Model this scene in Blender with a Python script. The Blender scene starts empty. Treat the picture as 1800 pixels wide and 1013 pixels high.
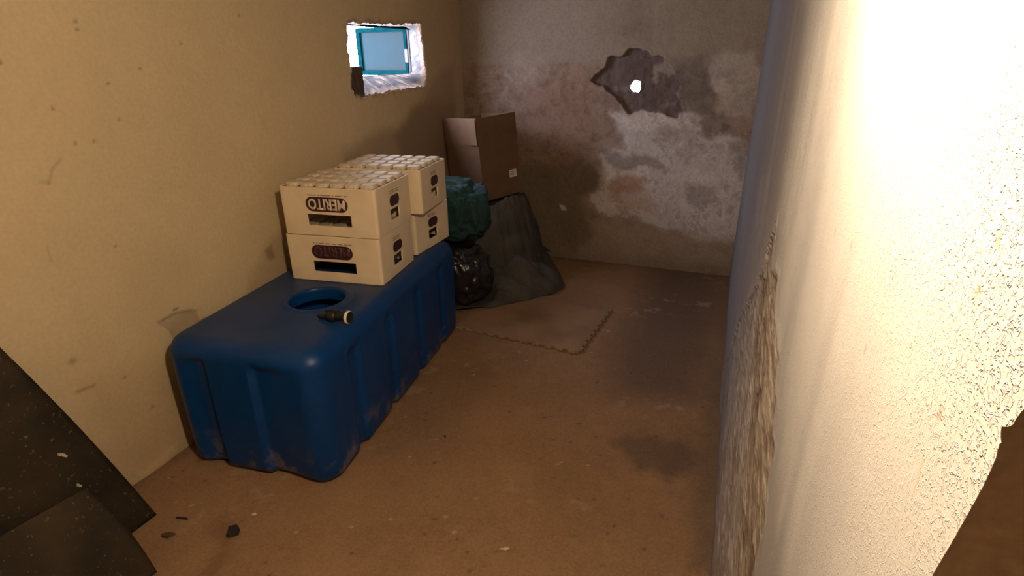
import bpy, bmesh, math, random
import numpy as np
from mathutils import Vector, Matrix, Euler

# ---------------------------------------------------------------- camera
S = bpy.context.scene
COL = S.collection
IW, IH, F = 1800, 1013, 980.0
CAM = np.array([0.0, 0.0, 1.32])
_p, _y, _r = math.radians(22.6), math.radians(21.0), math.radians(-0.6)
_fw = np.array([-math.sin(_y)*math.cos(_p), math.cos(_y)*math.cos(_p), -math.sin(_p)])
_rt = np.array([math.cos(_y), math.sin(_y), 0.0])
_up = np.cross(_rt, _fw)
RT = _rt*math.cos(_r) + _up*math.sin(_r)
UP = -_rt*math.sin(_r) + _up*math.cos(_r)
cd = bpy.data.cameras.new('camera')
cd.sensor_width = 36.0
cd.lens = F/IW*36.0
cd.clip_start = 0.01
cam = bpy.data.objects.new('camera', cd)
COL.objects.link(cam)
M4 = Matrix.Identity(4)
for i in range(3):
    M4[i][0], M4[i][1], M4[i][2], M4[i][3] = RT[i], UP[i], -_fw[i], CAM[i]
cam.matrix_world = M4
S.camera = cam

# ---------------------------------------------------------------- world, lamp, exposure
w = bpy.data.worlds.new('overcast_sky')
S.world = w
w.use_nodes = True
bg = w.node_tree.nodes['Background']
bg.inputs[0].default_value = (0.76, 0.78, 1.0, 1)
bg.inputs[1].default_value = 28.0
LAMP_POS = (-0.07, 0.40, 1.54)
LAMP_COL = (1.0, 0.79, 0.54)
LAMP_POWER = 49.0
S.view_settings.view_transform = 'Standard'
S.view_settings.look = 'None'
S.view_settings.gamma = 1.0
S.view_settings.use_curve_mapping = False
S.view_settings.exposure = 0.0

# daylight portal in the window opening (helps sampling only)
pl = bpy.data.lights.new('window_portal', 'AREA')
pl.shape = 'RECTANGLE'; pl.size = 0.75; pl.size_y = 0.40
pl.cycles.is_portal = True
po = bpy.data.objects.new('window_portal', pl)
COL.objects.link(po)
po.location = (-1.93, 2.80, 1.33)
po.rotation_euler = (math.radians(90), 0, math.radians(-90))

# ---------------------------------------------------------------- helpers
def ray(px, py):
    return RT*((px-IW/2)/F) - UP*((py-IH/2)/F) + _fw
def onx(px, py, x):
    d = ray(px, py); return CAM + d*((x-CAM[0])/d[0])
def ony(px, py, y):
    d = ray(px, py); return CAM + d*((y-CAM[1])/d[1])
def onz(px, py, z=0.0):
    d = ray(px, py); return CAM + d*((z-CAM[2])/d[2])

def lin(r, g, b):
    return tuple((c/255/12.92 if c/255 <= 0.04045 else ((c/255+0.055)/1.055)**2.4) for c in (r, g, b))

def sstep(a, b, x):
    t = np.clip((x-a)/(b-a), 0, 1); return t*t*(3-2*t)

def vnoise(x, y, seed=0):
    xi = np.floor(x).astype(np.int64); yi = np.floor(y).astype(np.int64)
    fx = x-xi; fy = y-yi
    fx = fx*fx*(3-2*fx); fy = fy*fy*(3-2*fy)
    def h(a, b):
        n = (a*374761393 + b*668265263 + seed*974634777) & 0xFFFFFFFF
        n = ((n ^ (n >> 13))*1274126177) & 0xFFFFFFFF
        n = n ^ (n >> 16)
        return (n & 0xFFFF)/65535.0
    return (h(xi, yi)*(1-fx)+h(xi+1, yi)*fx)*(1-fy) + (h(xi, yi+1)*(1-fx)+h(xi+1, yi+1)*fx)*fy

def fbm(x, y, f, octv=4, seed=0, gain=0.5):
    a, s, t = 1.0, 0.0, 0.0
    for o in range(octv):
        s = s + a*vnoise(x*f + 17.3*o, y*f - 9.1*o, seed+o)
        t += a; a *= gain; f *= 2.03
    return s/t

def poly_sd(px, py, poly):
    """signed distance to polygon, negative inside"""
    P = np.asarray(poly, float); n = len(P)
    d = np.full(px.shape, 1e9); ins = np.zeros(px.shape, bool)
    for i in range(n):
        a = P[i]; b = P[(i+1) % n]
        e = b-a; wx = px-a[0]; wy = py-a[1]
        t = np.clip((wx*e[0]+wy*e[1])/(e@e+1e-12), 0, 1)
        d = np.minimum(d, np.hypot(wx-e[0]*t, wy-e[1]*t))
        c = ((a[1] > py) != (b[1] > py)) & (px < (b[0]-a[0])*(py-a[1])/((b[1]-a[1])+1e-12)+a[0])
        ins ^= c
    return np.where(ins, -d, d)

def mix(c, col, m):
    return c*(1-m[..., None]) + np.asarray(col)[None, None, :]*m[..., None]

def tag(o, label=None, cat=None, group=None, kind=None):
    if label: o['label'] = label
    if cat: o['category'] = cat
    if group: o['group'] = group
    if kind: o['kind'] = kind
    return o

def mesh_obj(name, verts, faces, mat=None, parent=None, smooth=True, colors=None):
    me = bpy.data.meshes.new(name)
    verts = np.asarray(verts, np.float32).reshape(-1, 3)
    if isinstance(faces, np.ndarray) and faces.ndim == 2:
        nf, k = faces.shape
        me.vertices.add(len(verts)); me.vertices.foreach_set('co', verts.ravel())
        me.loops.add(nf*k); me.loops.foreach_set('vertex_index', faces.astype(np.int32).ravel())
        me.polygons.add(nf)
        me.polygons.foreach_set('loop_start', np.arange(0, nf*k, k, dtype=np.int32))
        me.update(calc_edges=True)
        me.validate()
    else:
        me.from_pydata([tuple(map(float, v)) for v in verts], [], faces)
        me.update()
    if smooth:
        me.polygons.foreach_set('use_smooth', np.ones(len(me.polygons), bool))
    if colors is not None:
        a = me.color_attributes.new('paint', 'FLOAT_COLOR', 'POINT')
        cc = np.ones((len(verts), 4), np.float32); cc[:, :3] = np.asarray(colors).reshape(-1, 3)
        a.data.foreach_set('color', cc.ravel())
    if mat: me.materials.append(mat)
    o = bpy.data.objects.new(name, me)
    COL.objects.link(o)
    if parent: o.parent = parent
    return o

def grid_faces(nu, nv, keep=None, flip=False):
    i = np.arange(nu-1)[:, None]*nv + np.arange(nv-1)[None, :]
    f = np.stack([i, i+nv, i+nv+1, i+1], -1)
    if flip: f = f[..., ::-1]
    if keep is not None: f = f[keep]
    return f.reshape(-1, 4)

def grid_obj(name, P, mat, colors=None, keepv=None, flip=False, parent=None, smooth=True):
    nu, nv = P.shape[:2]
    k = None
    if keepv is not None:
        k = keepv[:-1, :-1] & keepv[1:, :-1] & keepv[:-1, 1:] & keepv[1:, 1:]
    fc = grid_faces(nu, nv, k, flip)
    V = P.reshape(-1, 3)
    C = None if colors is None else colors.reshape(-1, 3)
    if keepv is not None:
        used = np.zeros(len(V), bool); used[fc.ravel()] = True
        idx = np.cumsum(used)-1
        fc = idx[fc]; V = V[used]; C = None if C is None else C[used]
    return mesh_obj(name, V, fc, mat, parent, smooth, C)

def empty(name, loc=(0, 0, 0), rot=(0, 0, 0)):
    o = bpy.data.objects.new(name, None); COL.objects.link(o)
    o.empty_display_size = 0.05
    o.location = loc; o.rotation_euler = rot
    return o

def bm_obj(name, bm, mat, parent=None, smooth=False):
    me = bpy.data.meshes.new(name); bm.normal_update(); bm.to_mesh(me); bm.free()
    if smooth: me.polygons.foreach_set('use_smooth', np.ones(len(me.polygons), bool))
    if mat: me.materials.append(mat)
    o = bpy.data.objects.new(name, me); COL.objects.link(o)
    if parent: o.parent = parent
    return o

def bm_box(bm, lo, hi, bevel=0.0):
    r = bmesh.ops.create_cube(bm, size=1.0)
    lo = Vector(lo); hi = Vector(hi)
    for v in r['verts']:
        v.co = Vector((lo[i]+(v.co[i]+0.5)*(hi[i]-lo[i]) for i in range(3)))
    if bevel:
        ed = list({e for v in r['verts'] for e in v.link_edges})
        bmesh.ops.bevel(bm, geom=ed, offset=bevel, segments=2, affect='EDGES', profile=0.5)

def lathe(name, prof, mat, parent=None, seg=40, smooth=True, axis='z'):
    n = len(prof); V = []; fcs = []
    for k in range(seg):
        a = 2*math.pi*k/seg
        for r, z in prof:
            p = (r*math.cos(a), r*math.sin(a), z)
            if axis == 'x': p = (z, r*math.cos(a), r*math.sin(a))
            V.append(p)
    for k in range(seg):
        for j in range(n-1):
            a = k*n+j; b = ((k+1) % seg)*n+j
            fcs.append((a, b, b+1, a+1))
    return mesh_obj(name, V, fcs, mat, parent, smooth)

# ---------------------------------------------------------------- materials
def new_mat(name):
    m = bpy.data.materials.new(name); m.use_nodes = True
    nt = m.node_tree
    return m, nt, nt.nodes['Principled BSDF']

def mat_simple(name, col, rough=0.6, noise=0.0, nscale=30.0, bump=0.0, bscale=120.0, spec=0.5, metal=0.0, col2=None):
    m, nt, b = new_mat(name)
    b.inputs['Roughness'].default_value = rough
    b.inputs['Specular IOR Level'].default_value = spec
    b.inputs['Metallic'].default_value = metal
    b.inputs['Base Color'].default_value = (*col, 1)
    tc = nt.nodes.new('ShaderNodeTexCoord')
    if noise > 0 or col2:
        n = nt.nodes.new('ShaderNodeTexNoise'); n.inputs['Scale'].default_value = nscale; n.inputs['Detail'].default_value = 5
        nt.links.new(tc.outputs['Object'], n.inputs['Vector'])
        r = nt.nodes.new('ShaderNodeValToRGB')
        c2 = col2 or tuple(c*(1-noise) for c in col)
        r.color_ramp.elements[0].color = (*c2, 1); r.color_ramp.elements[1].color = (*col, 1)
        r.color_ramp.elements[0].position = 0.35; r.color_ramp.elements[1].position = 0.62
        nt.links.new(n.outputs[0], r.inputs[0]); nt.links.new(r.outputs[0], b.inputs['Base Color'])
    if bump > 0:
        n2 = nt.nodes.new('ShaderNodeTexNoise'); n2.inputs['Scale'].default_value = bscale; n2.inputs['Detail'].default_value = 4
        nt.links.new(tc.outputs['Object'], n2.inputs['Vector'])
        bp = nt.nodes.new('ShaderNodeBump'); bp.inputs['Strength'].default_value = bump; bp.inputs['Distance'].default_value = 0.004
        nt.links.new(n2.outputs[0], bp.inputs['Height']); nt.links.new(bp.outputs[0], b.inputs['Normal'])
    return m

def mat_paint(name, rough=0.9, fine=0.12, fscale=220.0, bump=0.25, bscale=160.0, bdist=0.003, worm=None, spec=0.2):
    """colour attribute 'paint' modulated by fine grain; bump from noise, optionally worm-like ridges"""
    m, nt, b = new_mat(name)
    b.inputs['Roughness'].default_value = rough
    b.inputs['Specular IOR Level'].default_value = spec
    at = nt.nodes.new('ShaderNodeAttribute'); at.attribute_name = 'paint'
    tc = nt.nodes.new('ShaderNodeTexCoord')
    n = nt.nodes.new('ShaderNodeTexNoise'); n.inputs['Scale'].default_value = fscale; n.inputs['Detail'].default_value = 3
    nt.links.new(tc.outputs['Object'], n.inputs['Vector'])
    mr = nt.nodes.new('ShaderNodeMapRange')
    mr.inputs['From Min'].default_value = 0.3; mr.inputs['From Max'].default_value = 0.7
    mr.inputs['To Min'].default_value = 1-fine; mr.inputs['To Max'].default_value = 1+fine*0.6
    nt.links.new(n.outputs[0], mr.inputs[0])
    mx = nt.nodes.new('ShaderNodeMix'); mx.data_type = 'RGBA'; mx.blend_type = 'MULTIPLY'
    mx.inputs['Factor'].default_value = 1.0
    nt.links.new(at.outputs['Color'], mx.inputs[6]); nt.links.new(mr.outputs[0], mx.inputs[7])
    nt.links.new(mx.outputs[2], b.inputs['Base Color'])
    n2 = nt.nodes.new('ShaderNodeTexNoise'); n2.inputs['Scale'].default_value = bscale; n2.inputs['Detail'].default_value = 4
    nt.links.new(tc.outputs['Object'], n2.inputs['Vector'])
    bp = nt.nodes.new('ShaderNodeBump'); bp.inputs['Strength'].default_value = bump; bp.inputs['Distance'].default_value = bdist
    nt.links.new(n2.outputs[0], bp.inputs['Height'])
    last = bp
    if worm:
        sc, st, dist = worm
        n3 = nt.nodes.new('ShaderNodeTexNoise'); n3.inputs['Scale'].default_value = sc; n3.inputs['Detail'].default_value = 1.2
        n3.inputs['Distortion'].default_value = 0.6
        nt.links.new(tc.outputs['Object'], n3.inputs['Vector'])
        s = nt.nodes.new('ShaderNodeMath'); s.operation = 'SUBTRACT'; s.inputs[1].default_value = 0.5
        nt.links.new(n3.outputs[0], s.inputs[0])
        ab = nt.nodes.new('ShaderNodeMath'); ab.operation = 'ABSOLUTE'; nt.links.new(s.outputs[0], ab.inputs[0])
        m2 = nt.nodes.new('ShaderNodeMapRange'); m2.interpolation_type = 'SMOOTHSTEP'
        m2.inputs['From Min'].default_value = 0.0; m2.inputs['From Max'].default_value = 0.07
        m2.inputs['To Min'].default_value = 1.0; m2.inputs['To Max'].default_value = 0.0
        nt.links.new(ab.outputs[0], m2.inputs[0])
        # break the ridges into short pieces
        n4 = nt.nodes.new('ShaderNodeTexNoise'); n4.inputs['Scale'].default_value = sc*0.9; n4.inputs['Detail'].default_value = 0
        mp = nt.nodes.new('ShaderNodeMapping'); mp.inputs['Location'].default_value = (3.1, 7.7, 1.9)
        nt.links.new(tc.outputs['Object'], mp.inputs[0]); nt.links.new(mp.outputs[0], n4.inputs['Vector'])
        m4 = nt.nodes.new('ShaderNodeMapRange'); m4.interpolation_type = 'SMOOTHSTEP'
        m4.inputs['From Min'].default_value = 0.36; m4.inputs['From Max'].default_value = 0.50
        nt.links.new(n4.outputs[0], m4.inputs[0])
        mu = nt.nodes.new('ShaderNodeMath'); mu.operation = 'MULTIPLY'
        nt.links.new(m2.outputs[0], mu.inputs[0]); nt.links.new(m4.outputs[0], mu.inputs[1])
        # alpha-like mask for where the stucco coat is: second attribute
        a2 = nt.nodes.new('ShaderNodeAttribute'); a2.attribute_name = 'coat'
        mu2 = nt.nodes.new('ShaderNodeMath'); mu2.operation = 'MULTIPLY'
        nt.links.new(mu.outputs[0], mu2.inputs[0]); nt.links.new(a2.outputs['Fac'], mu2.inputs[1])
        b2 = nt.nodes.new('ShaderNodeBump'); b2.inputs['Strength'].default_value = st; b2.inputs['Distance'].default_value = dist
        nt.links.new(mu2.outputs[0], b2.inputs['Height']); nt.links.new(bp.outputs[0], b2.inputs['Normal'])
        last = b2
    nt.links.new(last.outputs[0], b.inputs['Normal'])
    return m

M_LEFT = mat_paint('cream_painted_plaster', fine=0.06, fscale=90, bump=0.25, bscale=60, bdist=0.003)
M_BACK = mat_paint('damp_peeling_plaster', fine=0.12, fscale=70, bump=0.5, bscale=90, bdist=0.004)
M_RIGHT = mat_paint('stippled_white_plaster', fine=0.05, fscale=300, bump=0.25, bscale=200, bdist=0.0015, worm=(360, 0.8, 0.0011))
M_FLOOR = mat_paint('dusty_concrete_floor', fine=0.16, fscale=140, bump=0.3, bscale=150, bdist=0.002, rough=0.85)
M_NICHE = mat_paint('flaking_whitewash', fine=0.3, fscale=60, bump=0.8, bscale=50, bdist=0.006)

# ---------------------------------------------------------------- room dimensions
XL, YB, YR0, ZC = -1.73, 3.62, 0.215, 2.15
YF, XR2 = -1.5, 1.3

def xr(y):
    return 0.100 + 0.012*np.clip((y-1.2)/2.4, 0, 1)

# ---------------------------------------------------------------- floor
fx = np.concatenate([np.arange(-1.85, 0.20, 0.007), np.linspace(0.20, 1.45, 30)])
fy = np.concatenate([np.linspace(-1.6, 0.55, 40)[:-1], np.arange(0.55, 3.75, 0.0075)])
X, Y = np.meshgrid(fx, fy, indexing='ij')
base = np.array([0.285, 0.165, 0.088])
n1 = fbm(X, Y, 1.7, 5, 11); n2 = fbm(X, Y, 7, 4, 12); n3 = fbm(X, Y, 30, 3, 13)
C = np.ones(X.shape+(3,))*base
C *= (0.78 + 0.34*n1 + 0.22*(n2-0.5) + 0.12*(n3-0.5))[..., None]
wx = X + 0.08*(fbm(X, Y, 12, 5, 14, 0.6)-0.5); wy = Y + 0.08*(fbm(X, Y, 12, 5, 15, 0.6)-0.5)
def floor_poly(pts): return [tuple(onz(*p)[:2]) for p in pts]
# oily blotch by the right wall
sd = poly_sd(wx, wy, floor_poly([(1068, 782), (1090, 768), (1112, 766), (1130, 762), (1150, 766), (1168, 774), (1205, 782), (1228, 800), (1222, 822), (1200, 838), (1175, 842), (1155, 826), (1120, 818), (1098, 800)]))
C = mix(C, (0.085, 0.058, 0.045), 0.55*(1-sstep(-0.03, 0.03, sd)))
sd = poly_sd(wx, wy, floor_poly([(1155, 790), (1215, 795), (1222, 822), (1180, 842), (1155, 820)]))
C = mix(C, (0.11, 0.075, 0.055), 0.4*(1-sstep(-0.03, 0.02, sd)))
# darker areas toward the back and by the right wall
sd = poly_sd(wx, wy, floor_poly([(1290, 455), (1130, 470), (1110, 520), (1060, 600), (1060, 690), (1180, 720), (1255, 700)]))
C = mix(C, (0.095, 0.064, 0.050), 0.7*(1-sstep(-0.20, 0.12, sd)))
sd = poly_sd(wx, wy, floor_poly([(1262, 640), (1235, 780), (1225, 1000), (1250, 1000)]))
C = mix(C, (0.15, 0.10, 0.07), 0.6*(1-sstep(-0.03, 0.05, sd)))
sd = poly_sd(wx, wy, floor_poly([(640, 800), (760, 660), (860, 640), (850, 690), (790, 760), (700, 790)]))
C = mix(C, (0.19, 0.12, 0.075), 0.35*(1-sstep(-0.08, 0.08, sd)))
# pale scuffs
m = sstep(0.66, 0.78, fbm(X, Y, 22, 3, 18))*sstep(0.5, 0.7, fbm(X, Y, 3, 2, 19))
C = mix(C, (0.40, 0.30, 0.21), 0.4*m)
# soft darker ring on the floor beside the dark boards
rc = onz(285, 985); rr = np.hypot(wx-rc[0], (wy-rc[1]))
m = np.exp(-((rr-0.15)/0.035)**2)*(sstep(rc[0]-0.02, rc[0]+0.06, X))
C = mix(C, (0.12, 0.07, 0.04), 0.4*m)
# specks
rng = np.random.default_rng(5)
for k in range(170):
    cx = rng.uniform(-1.65, 0.05); cy = rng.uniform(0.6, 2.6); rad = rng.uniform(0.002, 0.0065)
    i0 = np.searchsorted(fx, cx-0.03); i1 = np.searchsorted(fx, cx+0.03); j0 = np.searchsorted(fy, cy-0.03); j1 = np.searchsorted(fy, cy+0.03)
    sx = X[i0:i1, j0:j1]; sy = Y[i0:i1, j0:j1]
    mm = np.clip(1.4-np.hypot(sx-cx, sy-cy)/max(rad, 0.004), 0, 1)*(0.75 if rad > 0.003 else 0.5)
    col = (0.06, 0.04, 0.03) if rng.random() < 0.75 else (0.6, 0.48, 0.36)
    C[i0:i1, j0:j1] = mix(C[i0:i1, j0:j1], col, mm)
# grime along the walls
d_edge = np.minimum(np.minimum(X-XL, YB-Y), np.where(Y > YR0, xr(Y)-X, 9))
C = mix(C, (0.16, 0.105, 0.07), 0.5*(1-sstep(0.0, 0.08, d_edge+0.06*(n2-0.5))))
Z = 0.004*(fbm(X, Y, 3, 3, 16)-0.5) + 0.0015*(n3-0.5)
Z = Z - 0.004
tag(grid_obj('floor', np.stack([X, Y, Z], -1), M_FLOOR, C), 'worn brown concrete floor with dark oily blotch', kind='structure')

# ---------------------------------------------------------------- left wall with the ragged window opening
def ragged(poly, amp, seed, step=0.008):
    out = []; rng = random.Random(seed); n = len(poly)
    for i in range(n):
        a = np.array(poly[i]); b = np.array(poly[(i+1) % n]); L = np.linalg.norm(b-a); k = max(1, int(L/step))
        nrm = np.array([b[1]-a[1], a[0]-b[0]])/(L+1e-9)
        for j in range(k):
            t = j/k
            s = amp*(0.7*math.sin(7.3*i+t*L*55+seed) + rng.uniform(-1, 1))*min(1, 6*t*(1-t)+0.2)
            out.append(tuple(a+(b-a)*t+nrm*s))
    return out
WPX = [(614, 42), (640, 41), (700, 44), (739, 42), (741, 62), (745, 100), (748, 125), (747, 150), (725, 153), (690, 158), (655, 166), (626, 168), (619, 150), (621, 125), (613, 90)]
WIN = ragged([tuple(onx(px, py, XL)[1:]) for px, py in WPX], 0.006, 3)
uy = np.concatenate([np.linspace(YF-0.1, 0.35, 50)[:-1], np.arange(0.35, YB+0.12, 0.0065)])
uz = np.arange(-0.05, ZC+0.08, 0.0065)
Y, Zz = np.meshgrid(uy, uz, indexing='ij')
n1 = fbm(Y, Zz, 1.6, 5, 21); n2 = fbm(Y, Zz, 6, 4, 22); n3 = fbm(Y, Zz, 28, 3, 23)
C = np.ones(Y.shape+(3,))*np.array([0.70, 0.545, 0.33])
C *= (0.90 + 0.16*(n1-0.5) + 0.08*(n2-0.5) + 0.04*(n3-0.5))[..., None]
wy = Y + 0.09*(fbm(Y, Zz, 5, 5, 24)-0.5); wz = Zz + 0.09*(fbm(Y, Zz, 5, 5, 25)-0.5)
def lw(pts): return [tuple(onx(px, py, XL)[1:]) for px, py in pts]
# damp brown area in the far corner
sd = poly_sd(wy, wz, lw([(800, 100), (800, 420), (590, 420), (600, 270), (640, 240), (690, 215), (730, 180), (770, 130)]))
C = mix(C, (0.30, 0.19, 0.115), 0.6*(1-sstep(-0.06, 0.03, sd)))
sd = poly_sd(wy, wz, lw([(800, 300), (720, 300), (690, 240), (720, 190), (760, 170), (800, 180)]))
C = mix(C, (0.17, 0.105, 0.07), 0.5*(1-sstep(-0.05, 0.03, sd)))
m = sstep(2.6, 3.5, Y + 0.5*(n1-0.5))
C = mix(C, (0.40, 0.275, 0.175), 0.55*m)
# stains behind the crates and tank
sd = poly_sd(wy, wz, lw([(470, 430), (500, 400), (520, 480), (470, 500), (430, 520), (440, 480)]))
C = mix(C, (0.42, 0.30, 0.18), 0.6*(1-sstep(-0.03, 0.03, sd)))
sd = poly_sd(wy, wz, lw([(466, 440), (480, 428), (486, 448), (474, 456)]))
C = mix(C, (0.24, 0.16, 0.10), 0.7*(1-sstep(-0.01, 0.006, sd)))
# dirt rising from the floor
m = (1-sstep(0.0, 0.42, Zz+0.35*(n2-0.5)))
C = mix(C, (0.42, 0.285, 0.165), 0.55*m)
sd = poly_sd(wy, wz, lw([(140, 690), (230, 640), (300, 640), (330, 780), (240, 850), (180, 770)]))
C = mix(C, (0.40, 0.27, 0.15), 0.35*(1-sstep(-0.06, 0.06, sd))*(0.4+n2))
# hairline marks and cobweb dirt
def line_mark(poly, wd, col, st):
    global C
    P = np.array(poly); d = np.full(Y.shape, 9.0)
    for a, b in zip(P[:-1], P[1:]):
        e = b-a; t = np.clip(((Y-a[0])*e[0]+(Zz-a[1])*e[1])/(e@e), 0, 1)
        d = np.minimum(d, np.hypot(Y-a[0]-e[0]*t, Zz-a[1]-e[1]*t))
    C = mix(C, col, st*np.clip(1.5-d/wd, 0, 1))
line_mark(lw([(107, 281), (92, 296), (86, 324)]), 0.004, (0.35, 0.24, 0.14), 0.5)
line_mark(lw([(70, 320), (86, 322)]), 0.005, (0.35, 0.24, 0.14), 0.4)
line_mark(lw([(83, 438), (92, 460)]), 0.004, (0.40, 0.28, 0.16), 0.35)
line_mark(lw([(135, 690), (165, 678)]), 0.005, (0.26, 0.17, 0.10), 0.6)
line_mark(lw([(306, 545), (313, 542)]), 0.004, (0.1, 0.07, 0.05), 0.8)
for px, py, r in [(133, 37, 3), (136, 52, 4), (191, 147, 4), (93, 191, 4), (210, 210, 4), (133, 252, 3), (204, 433, 3), (128, 635, 10), (219, 664, 3), (0, 110, 6), (268, 715, 5), (420, 27, 4), (318, 77, 4), (166, 248, 3), (246, 120, 3)]:
    p = onx(px, py, XL)
    rad = r/1000.0*np.linalg.norm(p-CAM)/2.0
    mm = np.clip(1.5-np.hypot((Y-p[1])/1.2, Zz-p[2])/max(rad, 0.0045), 0, 1)
    C = mix(C, (0.24, 0.16, 0.09) if r < 8 else (0.33, 0.23, 0.13), 0.7*mm)
# knocked-off plaster patch above the tank
patch = lw([(278, 568), (298, 556), (330, 547), (347, 549), (352, 564), (364, 560), (372, 566), (330, 615), (306, 600), (297, 582)])
sdp = poly_sd(Y+0.015*(fbm(Y, Zz, 30, 3, 27)-0.5), Zz+0.015*(fbm(Y, Zz, 30, 3, 28)-0.5), patch)
mp_ = 1-sstep(-0.003, 0.004, sdp)
C = mix(C, (0.40, 0.30, 0.19), 0.9*mp_)
C = mix(C, (0.52, 0.41, 0.28), 0.4*mp_*sstep(0.4, 0.7, n3))
# chipped strip near the floor
sdq = poly_sd(wy, wz, lw([(226, 838), (310, 778), (318, 790), (240, 852)]))
mq = 1-sstep(-0.01, 0.008, sdq)
C = mix(C, (0.55, 0.40, 0.24), 0.6*mq)
H = 0.010*(n1-0.5) + 0.003*(n2-0.5) - 0.007*mp_ + 0.004*mq
sdw = poly_sd(Y, Zz, WIN)
# plaster edge around the window: broken, brown
m = (1-sstep(0.0, 0.022, sdw + 0.02*(n3-0.6)))
C = mix(C, (0.30, 0.20, 0.13), 0.7*m)
H = H - 0.012*(1-sstep(0.0, 0.012, sdw))
P = np.stack([XL+H, Y, Zz], -1)
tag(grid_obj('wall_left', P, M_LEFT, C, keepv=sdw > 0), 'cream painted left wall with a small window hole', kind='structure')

# ---------------------------------------------------------------- back wall
bx = np.arange(-1.83, 0.24, 0.0055)
bz = np.arange(-0.05, ZC+0.08, 0.0055)
X, Zz = np.meshgrid(bx, bz, indexing='ij')
def bw(pts): return [(lambda q: (q[0], q[2]))(ony(px, py, YB)) for px, py in pts]
n1 = fbm(X, Zz, 1.8, 5, 31); n2 = fbm(X, Zz, 7, 5, 32); n3 = fbm(X, Zz, 26, 4, 33); n4 = fbm(X, Zz, 14, 5, 34, 0.6)
wx = X + 0.16*(fbm(X, Zz, 6, 5, 35, 0.6)-0.5); wz = Zz + 0.16*(fbm(X, Zz, 6, 5, 36, 0.6)-0.5)
sx = X + 0.05*(fbm(X, Zz, 16, 4, 37)-0.5); sz = Zz + 0.05*(fbm(X, Zz, 16, 4, 38)-0.5)
C = np.ones(X.shape+(3,))*np.array([0.355, 0.28, 0.21])
C *= (0.88+0.2*(n1-0.5)+0.14*(n2-0.5)+0.06*(n3-0.5))[..., None]
# everything below the tide line is damp
zt = ony(1000, 112, YB)[2]
m = 1-sstep(-0.02, 0.02, wz*0.4+Zz*0.6 - zt)
C = mix(C, (0.29, 0.20, 0.145), 0.8*m)
nd = fbm(wx, wz, 24, 5, 43, 0.7)
C = C*(1+m*(0.5*(n4-0.5)+0.5*(nd-0.5)))[..., None]
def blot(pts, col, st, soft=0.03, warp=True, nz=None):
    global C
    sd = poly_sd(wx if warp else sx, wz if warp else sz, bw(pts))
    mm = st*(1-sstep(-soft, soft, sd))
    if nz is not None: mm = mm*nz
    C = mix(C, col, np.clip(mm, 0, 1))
blot([(880, 110), (940, 105), (945, 170), (920, 200), (885, 190)], (0.46, 0.39, 0.34), 0.3, 0.05)  # paler patch: daylight on the wall painted into the colour
blot([(900, 150), (1040, 130), (1060, 230), (1000, 300), (900, 320)], (0.25, 0.148, 0.10), 0.6, 0.07)
blot([(1180, 98), (1262, 100), (1250, 200), (1200, 205), (1185, 150)], (0.185, 0.148, 0.122), 0.8, 0.03)
blot([(1245, 105), (1330, 100), (1330, 200), (1260, 190), (1248, 150)], (0.52, 0.45, 0.38), 0.6, 0.03)
# pale salty plaster
blot([(1075, 198), (1120, 192), (1190, 206), (1245, 205), (1232, 236), (1300, 250), (1330, 300), (1320, 440), (1200, 410), (1110, 390), (1050, 375), (1035, 340), (1065, 305), (1052, 280), (1090, 262)], (0.58, 0.52, 0.49), 0.85, 0.025)
blot([(1080, 205), (1240, 210), (1225, 232), (1100, 235)], (0.66, 0.58, 0.52), 0.7, 0.02)
blot([(1050, 300), (1130, 300), (1150, 330), (1100, 350), (1045, 345)], (0.66, 0.57, 0.49), 0.6, 0.02)
blot([(1190, 300), (1300, 290), (1300, 380), (1210, 390)], (0.62, 0.56, 0.52), 0.5, 0.04)
# mould and damp inside it
blot([(1225, 205), (1280, 195), (1300, 225), (1275, 245), (1240, 240)], (0.20, 0.155, 0.12), 0.8, 0.025)
blot([(1285, 262), (1330, 255), (1320, 300), (1290, 290)], (0.28, 0.24, 0.20), 0.6, 0.02)
blot([(1060, 270), (1150, 280), (1170, 300), (1120, 305), (1065, 292)], (0.24, 0.195, 0.175), 0.75, 0.02)
blot([(1150, 230), (1220, 225), (1240, 255), (1160, 262)], (0.40, 0.33, 0.30), 0.55, 0.03)
blot([(1210, 320), (1250, 325), (1250, 365), (1215, 360)], (0.27, 0.225, 0.21), 0.65, 0.03)
C = mix(C, (0.33, 0.26, 0.22), 0.55*sstep(0.56, 0.70, n4)*(1-sstep(zt-0.25, zt-0.1, Zz))*sstep(-0.9, -0.6, X))
C = C*(1+0.7*(1-sstep(zt-0.06, zt, Zz))*(nd-0.5))[..., None]
C = mix(C, (0.22, 0.165, 0.14), 0.5*sstep(0.60, 0.68, nd)*(1-sstep(zt-0.25, zt-0.1, Zz)))
# brick showing through
blot([(1066, 335), (1080, 318), (1098, 310), (1118, 324), (1128, 340), (1100, 350), (1082, 356)], (0.36, 0.20, 0.125), 0.75, 0.03)
blot([(1085, 355), (1140, 350), (1150, 372), (1090, 378)], (0.44, 0.31, 0.22), 0.6, 0.02)
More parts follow.
